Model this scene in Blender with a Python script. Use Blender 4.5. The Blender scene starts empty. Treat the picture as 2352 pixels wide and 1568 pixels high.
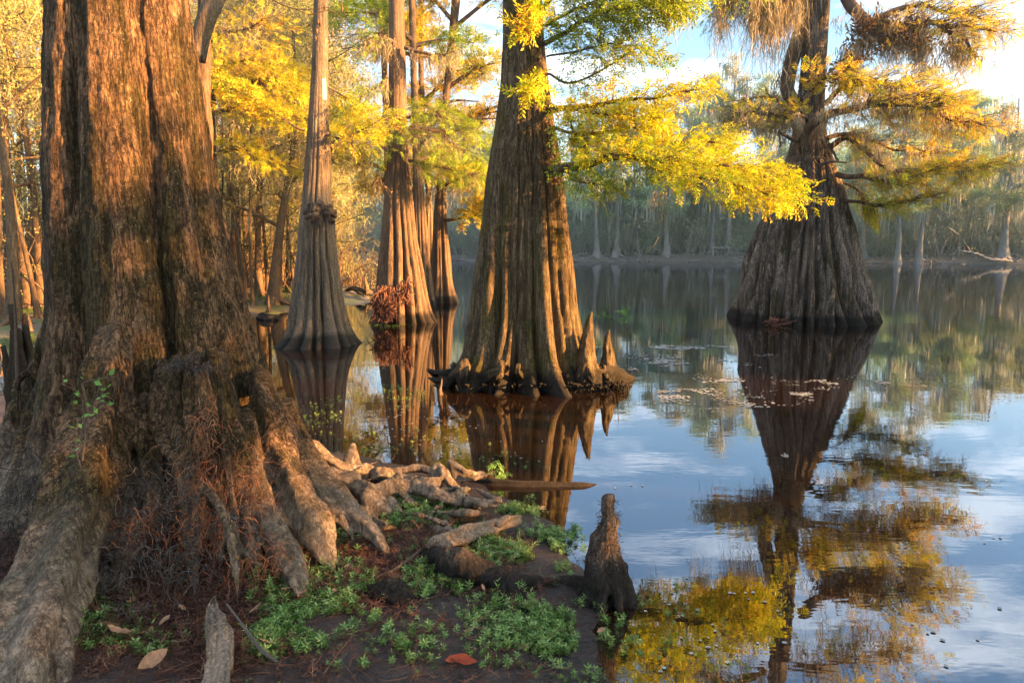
import bpy, math, random
import numpy as np
from math import radians as R
C = bpy.context.scene.collection
sc = bpy.context.scene

# ---------------------------------------------------------------- camera, world, sun, exposure
PITCH = 7.7
CAMH = 1.5
cam = bpy.data.cameras.new('camera'); co = bpy.data.objects.new('camera', cam); C.objects.link(co)
cam.lens = 24; cam.sensor_width = 36; cam.clip_end = 2000; cam.clip_start = 0.05
co.location = (0, 0, CAMH); co.rotation_euler = (R(90 - PITCH), 0, 0)
sc.camera = co
sc.view_settings.view_transform = 'Standard'; sc.view_settings.look = 'None'
sc.view_settings.gamma = 1; sc.view_settings.exposure = 3.2
SUN_EL, SUN_AZ = 13.0, 74.0          # azimuth measured from straight behind the camera towards the right
sd_ = bpy.data.lights.new('sun', 'SUN'); sd_.energy = 5.0; sd_.angle = R(0.5); sd_.color = (1.0, 0.51, 0.17)
so = bpy.data.objects.new('sun', sd_); C.objects.link(so)
SUN = np.array([math.sin(R(SUN_AZ)) * math.cos(R(SUN_EL)), -math.cos(R(SUN_AZ)) * math.cos(R(SUN_EL)), math.sin(R(SUN_EL))])
so.location = tuple(SUN * 50)
so.rotation_euler = (R(90 - SUN_EL), 0, R(SUN_AZ))
w = bpy.data.worlds.new('World'); sc.world = w; w.use_nodes = True
nt = w.node_tree; nt.nodes.clear()
def N(nt, t, **k):
    n = nt.nodes.new(t)
    for a, b in k.items(): setattr(n, a, b)
    return n
def L(nt, a, b): nt.links.new(a, b)
out = N(nt, 'ShaderNodeOutputWorld'); bg = N(nt, 'ShaderNodeBackground')
sky = N(nt, 'ShaderNodeTexSky', sky_type='NISHITA', sun_disc=False, sun_elevation=R(SUN_EL), sun_rotation=R(180 - SUN_AZ))
sky.air_density = 1.0; sky.dust_density = 0.6; sky.ozone_density = 1.6
bg.inputs['Strength'].default_value = 0.05
tc = N(nt, 'ShaderNodeTexCoord'); sx = N(nt, 'ShaderNodeSeparateXYZ'); L(nt, tc.outputs['Generated'], sx.inputs[0])
def M(nt, op, a, b=None, clamp=False):
    n = N(nt, 'ShaderNodeMath', operation=op, use_clamp=clamp)
    for i, v in enumerate((a, b)):
        if v is None: continue
        if isinstance(v, (int, float)): n.inputs[i].default_value = v
        else: L(nt, v, n.inputs[i])
    return n.outputs[0]
zz = M(nt, 'ADD', M(nt, 'MAXIMUM', sx.outputs['Z'], 0.0), 0.12)
cv = N(nt, 'ShaderNodeCombineXYZ'); L(nt, M(nt, 'DIVIDE', sx.outputs['X'], zz), cv.inputs[0]); L(nt, M(nt, 'DIVIDE', sx.outputs['Y'], zz), cv.inputs[1])
mp = N(nt, 'ShaderNodeMapping'); mp.inputs['Scale'].default_value = (1.0, 2.3, 1); mp.inputs['Rotation'].default_value = (0, 0, 0.35); mp.inputs['Location'].default_value = (2.3, 0.6, 0)
L(nt, cv.outputs[0], mp.inputs[0])
cn = N(nt, 'ShaderNodeTexNoise'); cn.inputs['Scale'].default_value = 1.25; cn.inputs['Detail'].default_value = 9; cn.inputs['Roughness'].default_value = 0.62; cn.inputs['Distortion'].default_value = 0.4
L(nt, mp.outputs[0], cn.inputs[0])
cr = N(nt, 'ShaderNodeValToRGB'); cr.color_ramp.elements[0].position = 0.48; cr.color_ramp.elements[1].position = 0.60
L(nt, cn.outputs[0], cr.inputs[0])
mx = N(nt, 'ShaderNodeMix', data_type='RGBA'); hz = N(nt, 'ShaderNodeMapRange', interpolation_type='SMOOTHSTEP'); L(nt, sx.outputs['Z'], hz.inputs[0]); hz.inputs[1].default_value = .02; hz.inputs[2].default_value = .30; hz.inputs[3].default_value = .42; hz.inputs[4].default_value = 0.0
L(nt, M(nt, 'MAXIMUM', M(nt, 'MULTIPLY', cr.outputs[0], 0.9), hz.outputs[0]), mx.inputs[0])
L(nt, sky.outputs[0], mx.inputs[6]); mx.inputs[7].default_value = (5.4, 5.6, 5.9, 1)
L(nt, mx.outputs[2], bg.inputs['Color']); L(nt, bg.outputs[0], out.inputs[0])
sc.cycles.max_bounces = 6; sc.cycles.diffuse_bounces = 3; sc.cycles.glossy_bounces = 3; sc.cycles.transmission_bounces = 3
sc.cycles.transparent_max_bounces = 4; sc.cycles.volume_bounces = 0
sc.cycles.caustics_reflective = False; sc.cycles.caustics_refractive = False
sc.cycles.use_adaptive_sampling = True; sc.cycles.adaptive_threshold = 0.01
sc.cycles.use_denoising = True; sc.cycles.sample_clamp_indirect = 6

# ---------------------------------------------------------------- geometry of the view: read a pixel of the photograph as a place
F = 1568.0; cp, sp_ = math.cos(R(PITCH)), math.sin(R(PITCH))
def ray(x, y):
    u = (x - 1176) / F; v = (784 - y) / F
    return np.array([u, cp + v * sp_, -sp_ + v * cp])
def P(x, y, Y):
    d = ray(x, y); return np.array([0, 0, CAMH]) + d * (Y / d[1])
def G(x, y, z=0.0):
    d = ray(x, y); return np.array([0, 0, CAMH]) + d * ((z - CAMH) / d[2])

# ---------------------------------------------------------------- noise
def _h(i, j, k, s):
    n = (i * 374761393 + j * 668265263 + k * 2147483647 + s * 974634777) & 0x7fffffff
    n = ((n ^ (n >> 13)) * 1274126177) & 0x7fffffff
    return ((n ^ (n >> 16)) & 0xffff) / 65535.0
def vn(p, s=0):
    p = np.asarray(p, float); i = np.floor(p).astype(np.int64); f = p - i; f = f * f * (3 - 2 * f)
    r = 0
    for a in (0, 1):
        for b in (0, 1):
            for c in (0, 1):
                wgt = (f[..., 0] if a else 1 - f[..., 0]) * (f[..., 1] if b else 1 - f[..., 1]) * (f[..., 2] if c else 1 - f[..., 2])
                r = r + wgt * _h(i[..., 0] + a, i[..., 1] + b, i[..., 2] + c, s)
    return r * 2 - 1
def fbm(p, o=4, s=0):
    r = 0; a = 0.5; p = np.asarray(p, float)
    for k in range(o): r = r + a * vn(p, s + k); p = p * 2.03; a *= 0.5
    return r
def nrm(v): return v / np.maximum(np.linalg.norm(v, axis=-1, keepdims=True), 1e-9)

# ---------------------------------------------------------------- mesh collector
class MB:
    def __init__(s): s.V = []; s.F = []; s.n = 0
    def add(s, V, Fc):
        V = np.asarray(V, float).reshape(-1, 3); Fc = np.asarray(Fc, np.int64)
        if len(V) == 0: return s
        s.V.append(V); s.F.append(Fc + s.n); s.n += len(V); return s
    def mesh(s, name, off=(0, 0, 0), smooth=True):
        m = bpy.data.meshes.new(name)
        V = np.concatenate(s.V) - np.array(off)
        cnt = np.concatenate([np.full(len(f), f.shape[1]) for f in s.F]); idx = np.concatenate([f.ravel() for f in s.F])
        m.vertices.add(len(V)); m.vertices.foreach_set('co', V.astype(np.float32).ravel())
        m.loops.add(len(idx)); m.loops.foreach_set('vertex_index', idx.astype(np.int32))
        m.polygons.add(len(cnt)); m.polygons.foreach_set('loop_start', (np.cumsum(cnt) - cnt).astype(np.int32))
        m.polygons.foreach_set('use_smooth', np.full(len(cnt), smooth))
        m.update(calc_edges=True); return m
def rootloc(o):
    v = np.zeros(3)
    while o is not None: v = v + np.array(o.location); o = o.parent
    return v
def tag(o, label=None, cat=None, group=None, kind=None):
    if label: o['label'] = label
    if cat: o['category'] = cat
    if group: o['group'] = group
    if kind: o['kind'] = kind
    return o
def empty(name, loc, label, cat, group=None):
    o = bpy.data.objects.new(name, None); C.objects.link(o); o.location = tuple(float(a) for a in loc); o.empty_display_size = 0.2
    return tag(o, label, cat, group)
def part(name, mb, mat, parent=None, smooth=True, loc=None):
    if mb.n == 0: return None
    off = rootloc(parent) if parent is not None else (np.zeros(3) if loc is None else np.array(loc))
    o = bpy.data.objects.new(name, mb.mesh(name, off, smooth)); o.data.materials.append(mat)
    if parent is not None: o.parent = parent
    elif loc is not None: o.location = tuple(float(a) for a in loc)
    C.objects.link(o); return o
def tubes(Pn, Rn, k=6, cap=True):
    Pn = np.asarray(Pn, float); Rn = np.asarray(Rn, float); n, K, _ = Pn.shape
    T = np.gradient(Pn, axis=1); T = nrm(T)
    mean = nrm(Pn[:, -1] - Pn[:, 0] + 1e-6)
    a = np.where(np.abs(mean[:, 2:3]) < 0.8, np.array([[0, 0, 1.0]]), np.array([[1.0, 0.1, 0]]))
    ref = nrm(np.cross(mean, a))[:, None, :]
    N1 = nrm(ref - (ref * T).sum(-1, keepdims=True) * T); N2 = np.cross(T, N1)
    th = np.arange(k) * 2 * np.pi / k
    V = Pn[:, :, None, :] + Rn[:, :, None, None] * (np.cos(th)[None, None, :, None] * N1[:, :, None, :] + np.sin(th)[None, None, :, None] * N2[:, :, None, :])
    V = V.reshape(n, K * k, 3)
    i = np.arange(K - 1)[:, None] * k; j = np.arange(k)[None, :]; j2 = (j + 1) % k
    q = np.stack([i + j, i + j2, i + k + j2, i + k + j], -1).reshape(-1, 4)
    Fq = (q[None] + (np.arange(n) * K * k)[:, None, None]).reshape(-1, 4)
    return V.reshape(-1, 3), Fq, n, K, k
def addtubes(mb, Pn, Rn, k=6, cap=False):
    V, Fq, n, K, k = tubes(Pn, Rn, k); base = mb.n
    mb.add(V, Fq)
    if cap:
        for e in (0, K - 1):
            f = np.arange(n)[:, None] * K * k + e * k + np.arange(k)[None, ::(-1 if e == 0 else 1)]
            mb.F.append(f + base)
def spl(pts, n):
    pts = np.asarray(pts, float); m = len(pts)
    p = np.vstack([2 * pts[0] - pts[1], pts, 2 * pts[-1] - pts[-2]])
    d = np.r_[0, np.cumsum(np.linalg.norm(np.diff(pts[:, :3], axis=0), axis=1))]; t = np.interp(np.linspace(0, d[-1], n), d, np.arange(m))
    i = np.minimum(t.astype(int), m - 2); f = (t - i)[:, None]
    a, b, c_, e = p[i], p[i + 1], p[i + 2], p[i + 3]
    return 0.5 * (2 * b + (c_ - a) * f + (2 * a - 5 * b + 4 * c_ - e) * f ** 2 + (3 * b - a - 3 * c_ + e) * f ** 3)
def rtube(mb, pts, n=34, k=22, seed=0, fl=.13, kn=.16):
    q = spl(pts, n); r = np.random.RandomState(seed); base = mb.n; V, Fq, _, K, k = tubes(q[None, :, :3], np.maximum(q[None, :, 3], .0005), k)
    V = V.reshape(K, k, 3); c = q[:, None, :3]; th = np.arange(k)[None, :] * 2 * np.pi / k; u = np.linspace(0, 1, K)[:, None]
    f = 1 + fl * (np.abs(np.sin(th * 1.5 + u * r.uniform(-2, 2) + r.uniform(0, 6))) - .5) + fl * .7 * np.sin(th * 4 + u * r.uniform(-3, 3) + r.uniform(0, 6)) + kn * vn(V * 9, seed) + kn * .6 * vn(V * 22, seed + 1)
    V = c + (V - c) * f[:, :, None]; mb.add(V.reshape(-1, 3), Fq); j = np.arange(k)
    mb.F.append(np.array([j[::-1]]) + base); mb.F.append(np.array([j + (K - 1) * k]) + base)
def tube(mb, pts, n=24, k=10, cap=True, wob=0.0, seed=0):
    q = spl(pts, n)
    if wob: q[1:-1, :3] += wob * np.stack([vn(np.c_[q[1:-1, 0] * 6, q[1:-1, 1] * 6, q[1:-1, 2] * 6], seed + a) for a in range(3)], 1)
    addtubes(mb, q[None, :, :3], np.maximum(q[None, :, 3], 0.0005), k, cap)
def rotm(d, roll):
    d = nrm(d); a = np.where(np.abs(d[:, 2:3]) < 0.93, np.array([[0, 0, 1.0]]), np.array([[1.0, 0, 0]]))
    y = nrm(np.cross(a, d)); z = np.cross(d, y); c, s = np.cos(roll)[:, None], np.sin(roll)[:, None]
    return np.stack([d, y * c + z * s, -y * s + z * c], 1)      # rows: images of local x, y, z
def stamp(mb, tmpl, pos, d, roll, scale):
    TV, TF = tmpl; M_ = rotm(d, roll); n = len(pos)
    if n == 0: return
    V = pos[:, None, :] + scale[:, None, None] * np.einsum('mi,nij->nmj', TV, M_)
    mb.add(V.reshape(-1, 3), (TF[None] + (np.arange(n) * len(TV))[:, None, None]).reshape(-1, TF.shape[1]))
def diamonds(items):
    V = []; Fc = []
    for (b, t, wd, up) in items:
        b = np.array(b, float); t = np.array(t, float); ax = t - b; side = np.cross(ax, up); side = side / (np.linalg.norm(side) + 1e-9) * wd
        m = b + ax * 0.45; i = len(V); V += [b, m - side, t, m + side]; Fc.append([i, i + 1, i + 2, i + 3])
    return np.array(V), np.array(Fc)
def spray(nl=12, ll=0.34, wd=0.04, seed=1, droop=0.25, flat=0.25):
    r = np.random.RandomState(seed); it = []
    for i in range(nl):
        t = (i + 0.6) / nl; s = 1 if i % 2 else -1; l = ll * (1.15 - 0.6 * t) * r.uniform(.8, 1.2); a = R(r.uniform(38, 62))
        b = np.array([t, 0, -droop * t * t]); e = b + l * np.array([math.cos(a), s * math.sin(a), r.uniform(-flat, flat) - droop * .5])
        it.append((b, e, wd, (r.uniform(-.3, .3), 0, 1)))
    it.append(((0, 0, 0), (1.05, 0, -droop), 0.012, (0, 0, 1)))
    return diamonds(it)
SPR = spray(); SPR2 = spray(9, .42, .06, 5, .35, .4); SPR3 = spray(9, .45, .065, 9, .25, .45)
def clump(n, wd, seed):
    r = np.random.RandomState(seed); it = []
    for i in range(n):
        b = r.normal(0, .33, 3); d = nrm(r.normal(0, 1, 3) + np.array([.3, 0, -.2])); it.append((b, b + d * r.uniform(.22, .42), wd, r.normal(0, 1, 3)))
    return diamonds(it)
CL = clump(9, .085, 3); CL2 = clump(12, .06, 4)
def ribbons(mb, A, Ln, wd, sway=0.15, K=6, rs=None, dirs=None):
    n = len(A); rs = rs or np.random.RandomState(0)
    if n == 0: return
    t = np.linspace(0, 1, K)[None, :]; ph = rs.uniform(0, 6.28, (n, 2)); am = rs.uniform(.3, 1, (n, 1)) * sway
    Pn = np.zeros((n, K, 3)); Pn[:] = A[:, None, :]
    D = np.tile(np.array([[0, 0, -1.0]]), (n, 1)) if dirs is None else dirs
    Pn += (t * Ln[:, None])[:, :, None] * D[:, None, :]
    jt = np.cumsum(rs.normal(0, 1, (n, K, 2)), 1) * (sway * .16) * np.minimum(Ln, .8)[:, None, None]; jt -= jt[:, :1]; Pn[:, :, :2] += jt
    Pn[:, :, 0] += am * Ln[:, None] * np.sin(t * 5 + ph[:, :1]) * t * .5; Pn[:, :, 1] += am * Ln[:, None] * np.sin(t * 4 + ph[:, 1:]) * t * .5
    a = rs.uniform(0, 3.14, (n, 1)) + np.cumsum(rs.normal(0, .5, (n, K)), 1); sdv = np.stack([np.cos(a), np.sin(a), np.zeros((n, K))], 2)
    tw = sdv * (wd[:, None, None] * (1 - t[:, :, None] ** 1.5 * .85) * rs.uniform(.35, 1, (n, K, 1)))
    V = np.stack([Pn - tw, Pn + tw], 2).reshape(n, K * 2, 3)
    i = np.arange(K - 1) * 2; q = np.stack([i, i + 1, i + 3, i + 2], -1)
    mb.add(V.reshape(-1, 3), (q[None] + (np.arange(n) * K * 2)[:, None, None]).reshape(-1, 4)); return Pn
def moss(mb, anchors, per, ln, spread, wd, rs, sway=.15):
    A = np.repeat(np.asarray(anchors, float), per, 0); n = len(A)
    A = A + rs.normal(0, 1, (n, 3)) * np.array([spread, spread, spread * .25])
    l0 = np.repeat(rs.uniform(.3, 1, len(anchors)), per) * ln * rs.uniform(.25, 1, n)
    Pn = ribbons(mb, A, l0, rs.uniform(.4, .9, n) * wd, sway + .25, 9, rs)
    m_ = int(n * .9); j = rs.randint(0, n, m_); k = rs.randint(1, 9, m_); d = nrm(rs.normal(0, 1, (m_, 3)) + [0, 0, -.9])
    ribbons(mb, Pn[j, k], rs.uniform(.05, .16, m_) * (1 + ln * .4), rs.uniform(.3, .6, m_) * wd, .6, 4, rs, d)

# ---------------------------------------------------------------- materials
def newmat(name):
    m = bpy.data.materials.new(name); m.use_nodes = True; nt = m.node_tree; nt.nodes.clear()
    return m, nt, N(nt, 'ShaderNodeOutputMaterial')
def mapping(nt, scale, gen='Object'):
    t = N(nt, 'ShaderNodeTexCoord'); m = N(nt, 'ShaderNodeMapping'); m.inputs['Scale'].default_value = scale
    L(nt, t.outputs[gen], m.inputs[0]); return m.outputs[0]
def noise(nt, vec, s, d=4, r=.6, dist=0):
    n = N(nt, 'ShaderNodeTexNoise'); n.inputs['Scale'].default_value = s; n.inputs['Detail'].default_value = d; n.inputs['Roughness'].default_value = r
    n.inputs['Distortion'].default_value = dist
    if vec is not None: L(nt, vec, n.inputs[0])
    return n.outputs[0]
def ramp(nt, fac, stops):
    n = N(nt, 'ShaderNodeValToRGB'); e = n.color_ramp.elements
    while len(e) < len(stops): e.new(0.5)
    for i, (p, c) in enumerate(stops): e[i].position = p; e[i].color = (c, c, c, 1) if isinstance(c, (int, float)) else (*c, 1)
    L(nt, fac, n.inputs[0]); return n.outputs[0]
def mixc(nt, f, a, b, bt='MIX'):
    n = N(nt, 'ShaderNodeMix', data_type='RGBA', blend_type=bt)
    if isinstance(f, (int, float)): n.inputs[0].default_value = f
    else: L(nt, f, n.inputs[0])
    for i, v in ((6, a), (7, b)):
        if isinstance(v, tuple): n.inputs[i].default_value = (*v, 1)
        else: L(nt, v, n.inputs[i])
    return n.outputs[2]
def bark(name, dark, mid, light, mossc=None, moss_amt=.5, s=1.0, bump=.02, wet=False, zs=.1, crack=True, worn=None):
    m, nt, o = newmat(name); b = N(nt, 'ShaderNodeBsdfPrincipled'); b.inputs['Roughness'].default_value = .88
    b.inputs['Specular IOR Level'].default_value = .15
    v = mapping(nt, (s, s, s * zs)); vi = mapping(nt, (s, s, s * .45))
    n1 = noise(nt, v, 40, 7, .72, .08); n2 = noise(nt, vi, 2.2, 5, .6, .5); n3 = noise(nt, vi, 75, 5, .75)
    if worn:
        g0 = N(nt, 'ShaderNodeNewGeometry'); s0 = N(nt, 'ShaderNodeSeparateXYZ'); L(nt, g0.outputs['Position'], s0.inputs[0])
        mm_ = N(nt, 'ShaderNodeMix', data_type='FLOAT'); L(nt, ramp(nt, s0.outputs['Z'], [(.45, .8), (.95, 0.)]), mm_.inputs[0]); L(nt, n1, mm_.inputs[2]); L(nt, noise(nt, mapping(nt, (s, s, s * .5)), 20, 8, .72, .3), mm_.inputs[3]); n1 = mm_.outputs[0]
    col = ramp(nt, n1, [(.28, dark), (.5, mid), (.72, light)])
    col = mixc(nt, M(nt, 'MULTIPLY', ramp(nt, n2, [(.4, 0.), (.66, 1.)]), .5), col, light)
    if mossc:
        vm = mapping(nt, (s, s, s * .28)); nm = noise(nt, vm, 4.5, 8, .72, .6)
        f = M(nt, 'MULTIPLY', ramp(nt, nm, [(.62 - .25 * moss_amt, 0.), (.70 - .25 * moss_amt, 1.)]), .85)
        mc = mixc(nt, n3, tuple(c * .45 for c in mossc), tuple(min(1, c * 1.5) for c in mossc))
        col = mixc(nt, f, col, mc)
    col = mixc(nt, .55, col, ramp(nt, n3, [(.36, .12), (.5, .5), (.64, 1.)]), 'OVERLAY')
    h = M(nt, 'ADD', M(nt, 'MULTIPLY', n1, 1.0), M(nt, 'MULTIPLY', n3, .6))
    if crack:
        nc = noise(nt, mapping(nt, (s, s, s * zs * .6)), 30, 5, .7, .0)
        ck = ramp(nt, M(nt, 'ABSOLUTE', M(nt, 'SUBTRACT', nc, .5)), [(0, 0.), (.035, 1.)]); h = M(nt, 'ADD', h, M(nt, 'MULTIPLY', ck, .5))
        col = mixc(nt, ck, mixc(nt, .85, col, dark), col)
        c2 = ramp(nt, M(nt, 'ABSOLUTE', M(nt, 'SUBTRACT', noise(nt, mapping(nt, (s * .8, s * .8, s * .9)), 15, 5, .7), .5)), [(0, 0.), (.016, 1.)]); h = M(nt, 'ADD', h, M(nt, 'MULTIPLY', c2, .35))
        col = mixc(nt, c2, mixc(nt, .6, col, dark), col)
        fk = ramp(nt, noise(nt, mapping(nt, (s, s, s * .5)), 95, 3, .6), [(.66, 0.), (.70, .55)]); col = mixc(nt, fk, col, (.38, .34, .29))
    if worn:
        gw = N(nt, 'ShaderNodeNewGeometry'); sw = N(nt, 'ShaderNodeSeparateXYZ'); L(nt, gw.outputs['Position'], sw.inputs[0])
        wf = ramp(nt, M(nt, 'ADD', sw.outputs['Z'], M(nt, 'MULTIPLY', n2, .5)), [(.45, .75), (.85, 0.)]); col = mixc(nt, M(nt, 'MULTIPLY', wf, ramp(nt, n1, [(.35, .15), (.6, 1.)])), col, worn)
    if wet:
        g = N(nt, 'ShaderNodeNewGeometry'); sz = N(nt, 'ShaderNodeSeparateXYZ'); L(nt, g.outputs['Position'], sz.inputs[0])
        wz = M(nt, 'ADD', sz.outputs['Z'], M(nt, 'MULTIPLY', n2, -.22)); wf = ramp(nt, wz, [(.04, 1.), (.13, 0.)])
        col = mixc(nt, M(nt, 'MULTIPLY', wf, .85), col, (.016, .015, .014))
    L(nt, col, b.inputs['Base Color'])
    bp = N(nt, 'ShaderNodeBump'); bp.inputs['Strength'].default_value = .9; bp.inputs['Distance'].default_value = bump
    L(nt, h, bp.inputs['Height']); L(nt, bp.outputs[0], b.inputs['Normal']); L(nt, b.outputs[0], o.inputs[0]); return m
def leafm(name, cols, tr=.4, patch=3.0, rough=.6, pw=.5):
    m, nt, o = newmat(name); g = N(nt, 'ShaderNodeNewGeometry')
    n = noise(nt, mapping(nt, (1, 1, 1)), patch, 3, .6)
    f = M(nt, 'ADD', M(nt, 'MULTIPLY', g.outputs['Random Per Island'], 1 - pw), M(nt, 'MULTIPLY', ramp(nt, n, [(.3, 0.), (.7, 1.)]), pw))
    k = len(cols); col = ramp(nt, f, [(i / max(1, k - 1) * .8 + .1, c) for i, c in enumerate(cols)])
    d = N(nt, 'ShaderNodeBsdfPrincipled'); d.inputs['Roughness'].default_value = rough; d.inputs['Specular IOR Level'].default_value = .25
    t = N(nt, 'ShaderNodeBsdfTranslucent'); L(nt, col, d.inputs['Base Color']); L(nt, col, t.inputs[0])
    x = N(nt, 'ShaderNodeMixShader'); x.inputs[0].default_value = tr; L(nt, d.outputs[0], x.inputs[1]); L(nt, t.outputs[0], x.inputs[2]); L(nt, x.outputs[0], o.inputs[0])
    return m
BK_A = bark('bark_old_cypress', (.014, .009, .006), (.11, .062, .032), (.30, .175, .095), (.05, .037, .012),   .7, 1.0, .024, zs=.11, worn=(.40, .31, .235))
BK_ROOT = bark('bark_bare_root', (.035, .022, .013), (.13, .08, .048), (.30, .20, .125), (.05, .042, .015), .12, 1.6, .012, zs=.4, crack=False)
BK_B = bark('bark_grey_cypress', (.018, .014, .010), (.085, .062, .043), (.22, .165, .12), None, 0, 1.0, .012, wet=True, zs=.04, crack=False)
BK_C = bark('bark_pink_cypress', (.018, .012, .009), (.09, .058, .038), (.23, .155, .10), None, 0, .9, .014, wet=True, zs=.045, crack=False)
BK_D = bark('bark_mossy_cypress', (.012, .009, .006), (.085, .057, .03), (.25, .175, .10), (.09, .068, .014), .45, 1.1, .014, wet=True, zs=.05)
BK_E = bark('bark_pale_cypress', (.014, .011, .009), (.095, .072, .056), (.36, .29, .235), (.045, .034, .012), .35, .6, .02, wet=True, zs=.05)
BK_F = bark('bark_forest', (.02, .012, .008), (.08, .05, .03), (.21, .135, .08), None, 0, 1.0, .006, zs=.2, crack=False)
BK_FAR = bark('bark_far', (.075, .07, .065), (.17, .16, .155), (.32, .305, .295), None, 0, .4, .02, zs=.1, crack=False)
BK_TW = bark('bark_twig', (.03, .02, .015), (.085, .055, .038), (.17, .12, .08), None, 0, 4, .002, zs=1, crack=False)
BK_KNEE = bark('bark_knee', (.022, .015, .011), (.105, .072, .052), (.24, .175, .13), (.06, .05, .018), .3, 2.2, .01, wet=True, zs=.2)
WOOD = bark('dry_wood', (.03, .022, .016), (.13, .095, .068), (.30, .22, .155), None, 0, 1.6, .006, zs=1, crack=False)
L_BRIGHT = leafm('needles_yellow', [(.15, .26, .015), (.37, .44, .015), (.60, .58, .02), (.64, .50, .02), (.36, .12, .02)], .34, 3.2)
L_GREEN = leafm('needles_green_yellow', [(.10, .19, .02), (.20, .31, .025), (.34, .40, .03), (.52, .46, .03)], .45, 2.5)
L_ORANGE = leafm('needles_orange', [(.18, .29, .03), (.40, .46, .03), (.60, .53, .04), (.64, .36, .03), (.46, .15, .03)], .42, 1.2)
L_GOLD = leafm('leaves_golden', [(.11, .15, .04), (.27, .28, .08), (.52, .44, .14), (.56, .36, .11)], .45, .6)
L_OLIVE = leafm('leaves_olive', [(.10, .15, .04), (.20, .25, .06), (.38, .36, .11), (.52, .42, .14)], .4, .6)
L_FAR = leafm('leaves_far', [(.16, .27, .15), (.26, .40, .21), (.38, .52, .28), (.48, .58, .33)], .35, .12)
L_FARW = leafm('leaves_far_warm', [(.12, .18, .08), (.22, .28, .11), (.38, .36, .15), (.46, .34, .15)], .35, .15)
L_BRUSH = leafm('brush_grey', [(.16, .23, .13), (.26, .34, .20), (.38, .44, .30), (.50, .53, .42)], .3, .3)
MOSS_W = leafm('spanish_moss_warm', [(.16, .13, .08), (.28, .23, .14), (.40, .33, .21), (.46, .38, .26)], .3, 2)
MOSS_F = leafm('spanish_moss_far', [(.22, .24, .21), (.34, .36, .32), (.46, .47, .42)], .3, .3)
BROM = leafm('air_plant', [(.05, .03, .015), (.13, .075, .035), (.22, .13, .06)], .2, 4)
HERB = leafm('herb_leaf', [(.05, .10, .025), (.10, .19, .04), (.17, .28, .07), (.28, .36, .14)], .25, 4, .28, .3)
HERB2 = leafm('water_herb_leaf', [(.03, .08, .02), (.06, .13, .03), (.14, .20, .05), (.25, .24, .08)], .25, 3, .3, .4)
GRASSY = leafm('bank_moss_green', [(.05, .09, .02), (.10, .17, .03), (.17, .24, .05), (.26, .27, .09)], .25, 2)
DRYLEAF = leafm('dry_leaf', [(.16, .075, .035), (.28, .14, .07), (.34, .20, .12), (.22, .07, .03)], .2, 6, .5)
REDLEAF = leafm('red_leaf', [(.22, .035, .015), (.34, .06, .02)], .2, 6, .4)
NEEDLE = leafm('fallen_needles', [(.035, .018, .013), (.075, .032, .02), (.13, .055, .032), (.19, .10, .065)], .1, 9, .8)
REDROOT = leafm('red_rootlets', [(.045, .02, .014), (.10, .042, .028), (.17, .075, .048), (.24, .13, .085)], .1, 8, .7)
REDROOT_SUN = leafm('red_rootlets_sunlit', [(.10, .03, .016), (.24, .075, .032), (.38, .14, .06), (.42, .22, .12)], .1, 8, .7)  # brighter, more orange copy of the red rootlets: sunlight in the hollow as colour
GREYROOT = leafm('grey_rootlets', [(.03, .025, .022), (.07, .055, .047), (.13, .105, .09)], .1, 8, .8)
SPECK = leafm('floating_debris', [(.14, .15, .14), (.26, .27, .26), (.40, .41, .40)], .1, 3, .5)
VINEL = leafm('vine_leaf', [(.10, .24, .05), (.20, .38, .08)], .35, 6, .4)
def plain(name, col, rough=.6, nz=None):
    m, nt, o = newmat(name); b = N(nt, 'ShaderNodeBsdfPrincipled'); b.inputs['Roughness'].default_value = rough
    n = noise(nt, mapping(nt, (1, 1, 1)), nz or 20, 5, .6); L(nt, mixc(nt, n, tuple(c * .7 for c in col), tuple(min(1, c * 1.25) for c in col)), b.inputs['Base Color'])
    L(nt, b.outputs[0], o.inputs[0]); return m
WHITE = plain('white_board', (.8, .8, .78), .5, 8); GREYW = plain('weathered_grey', (.24, .24, .25), .8, 8)
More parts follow.
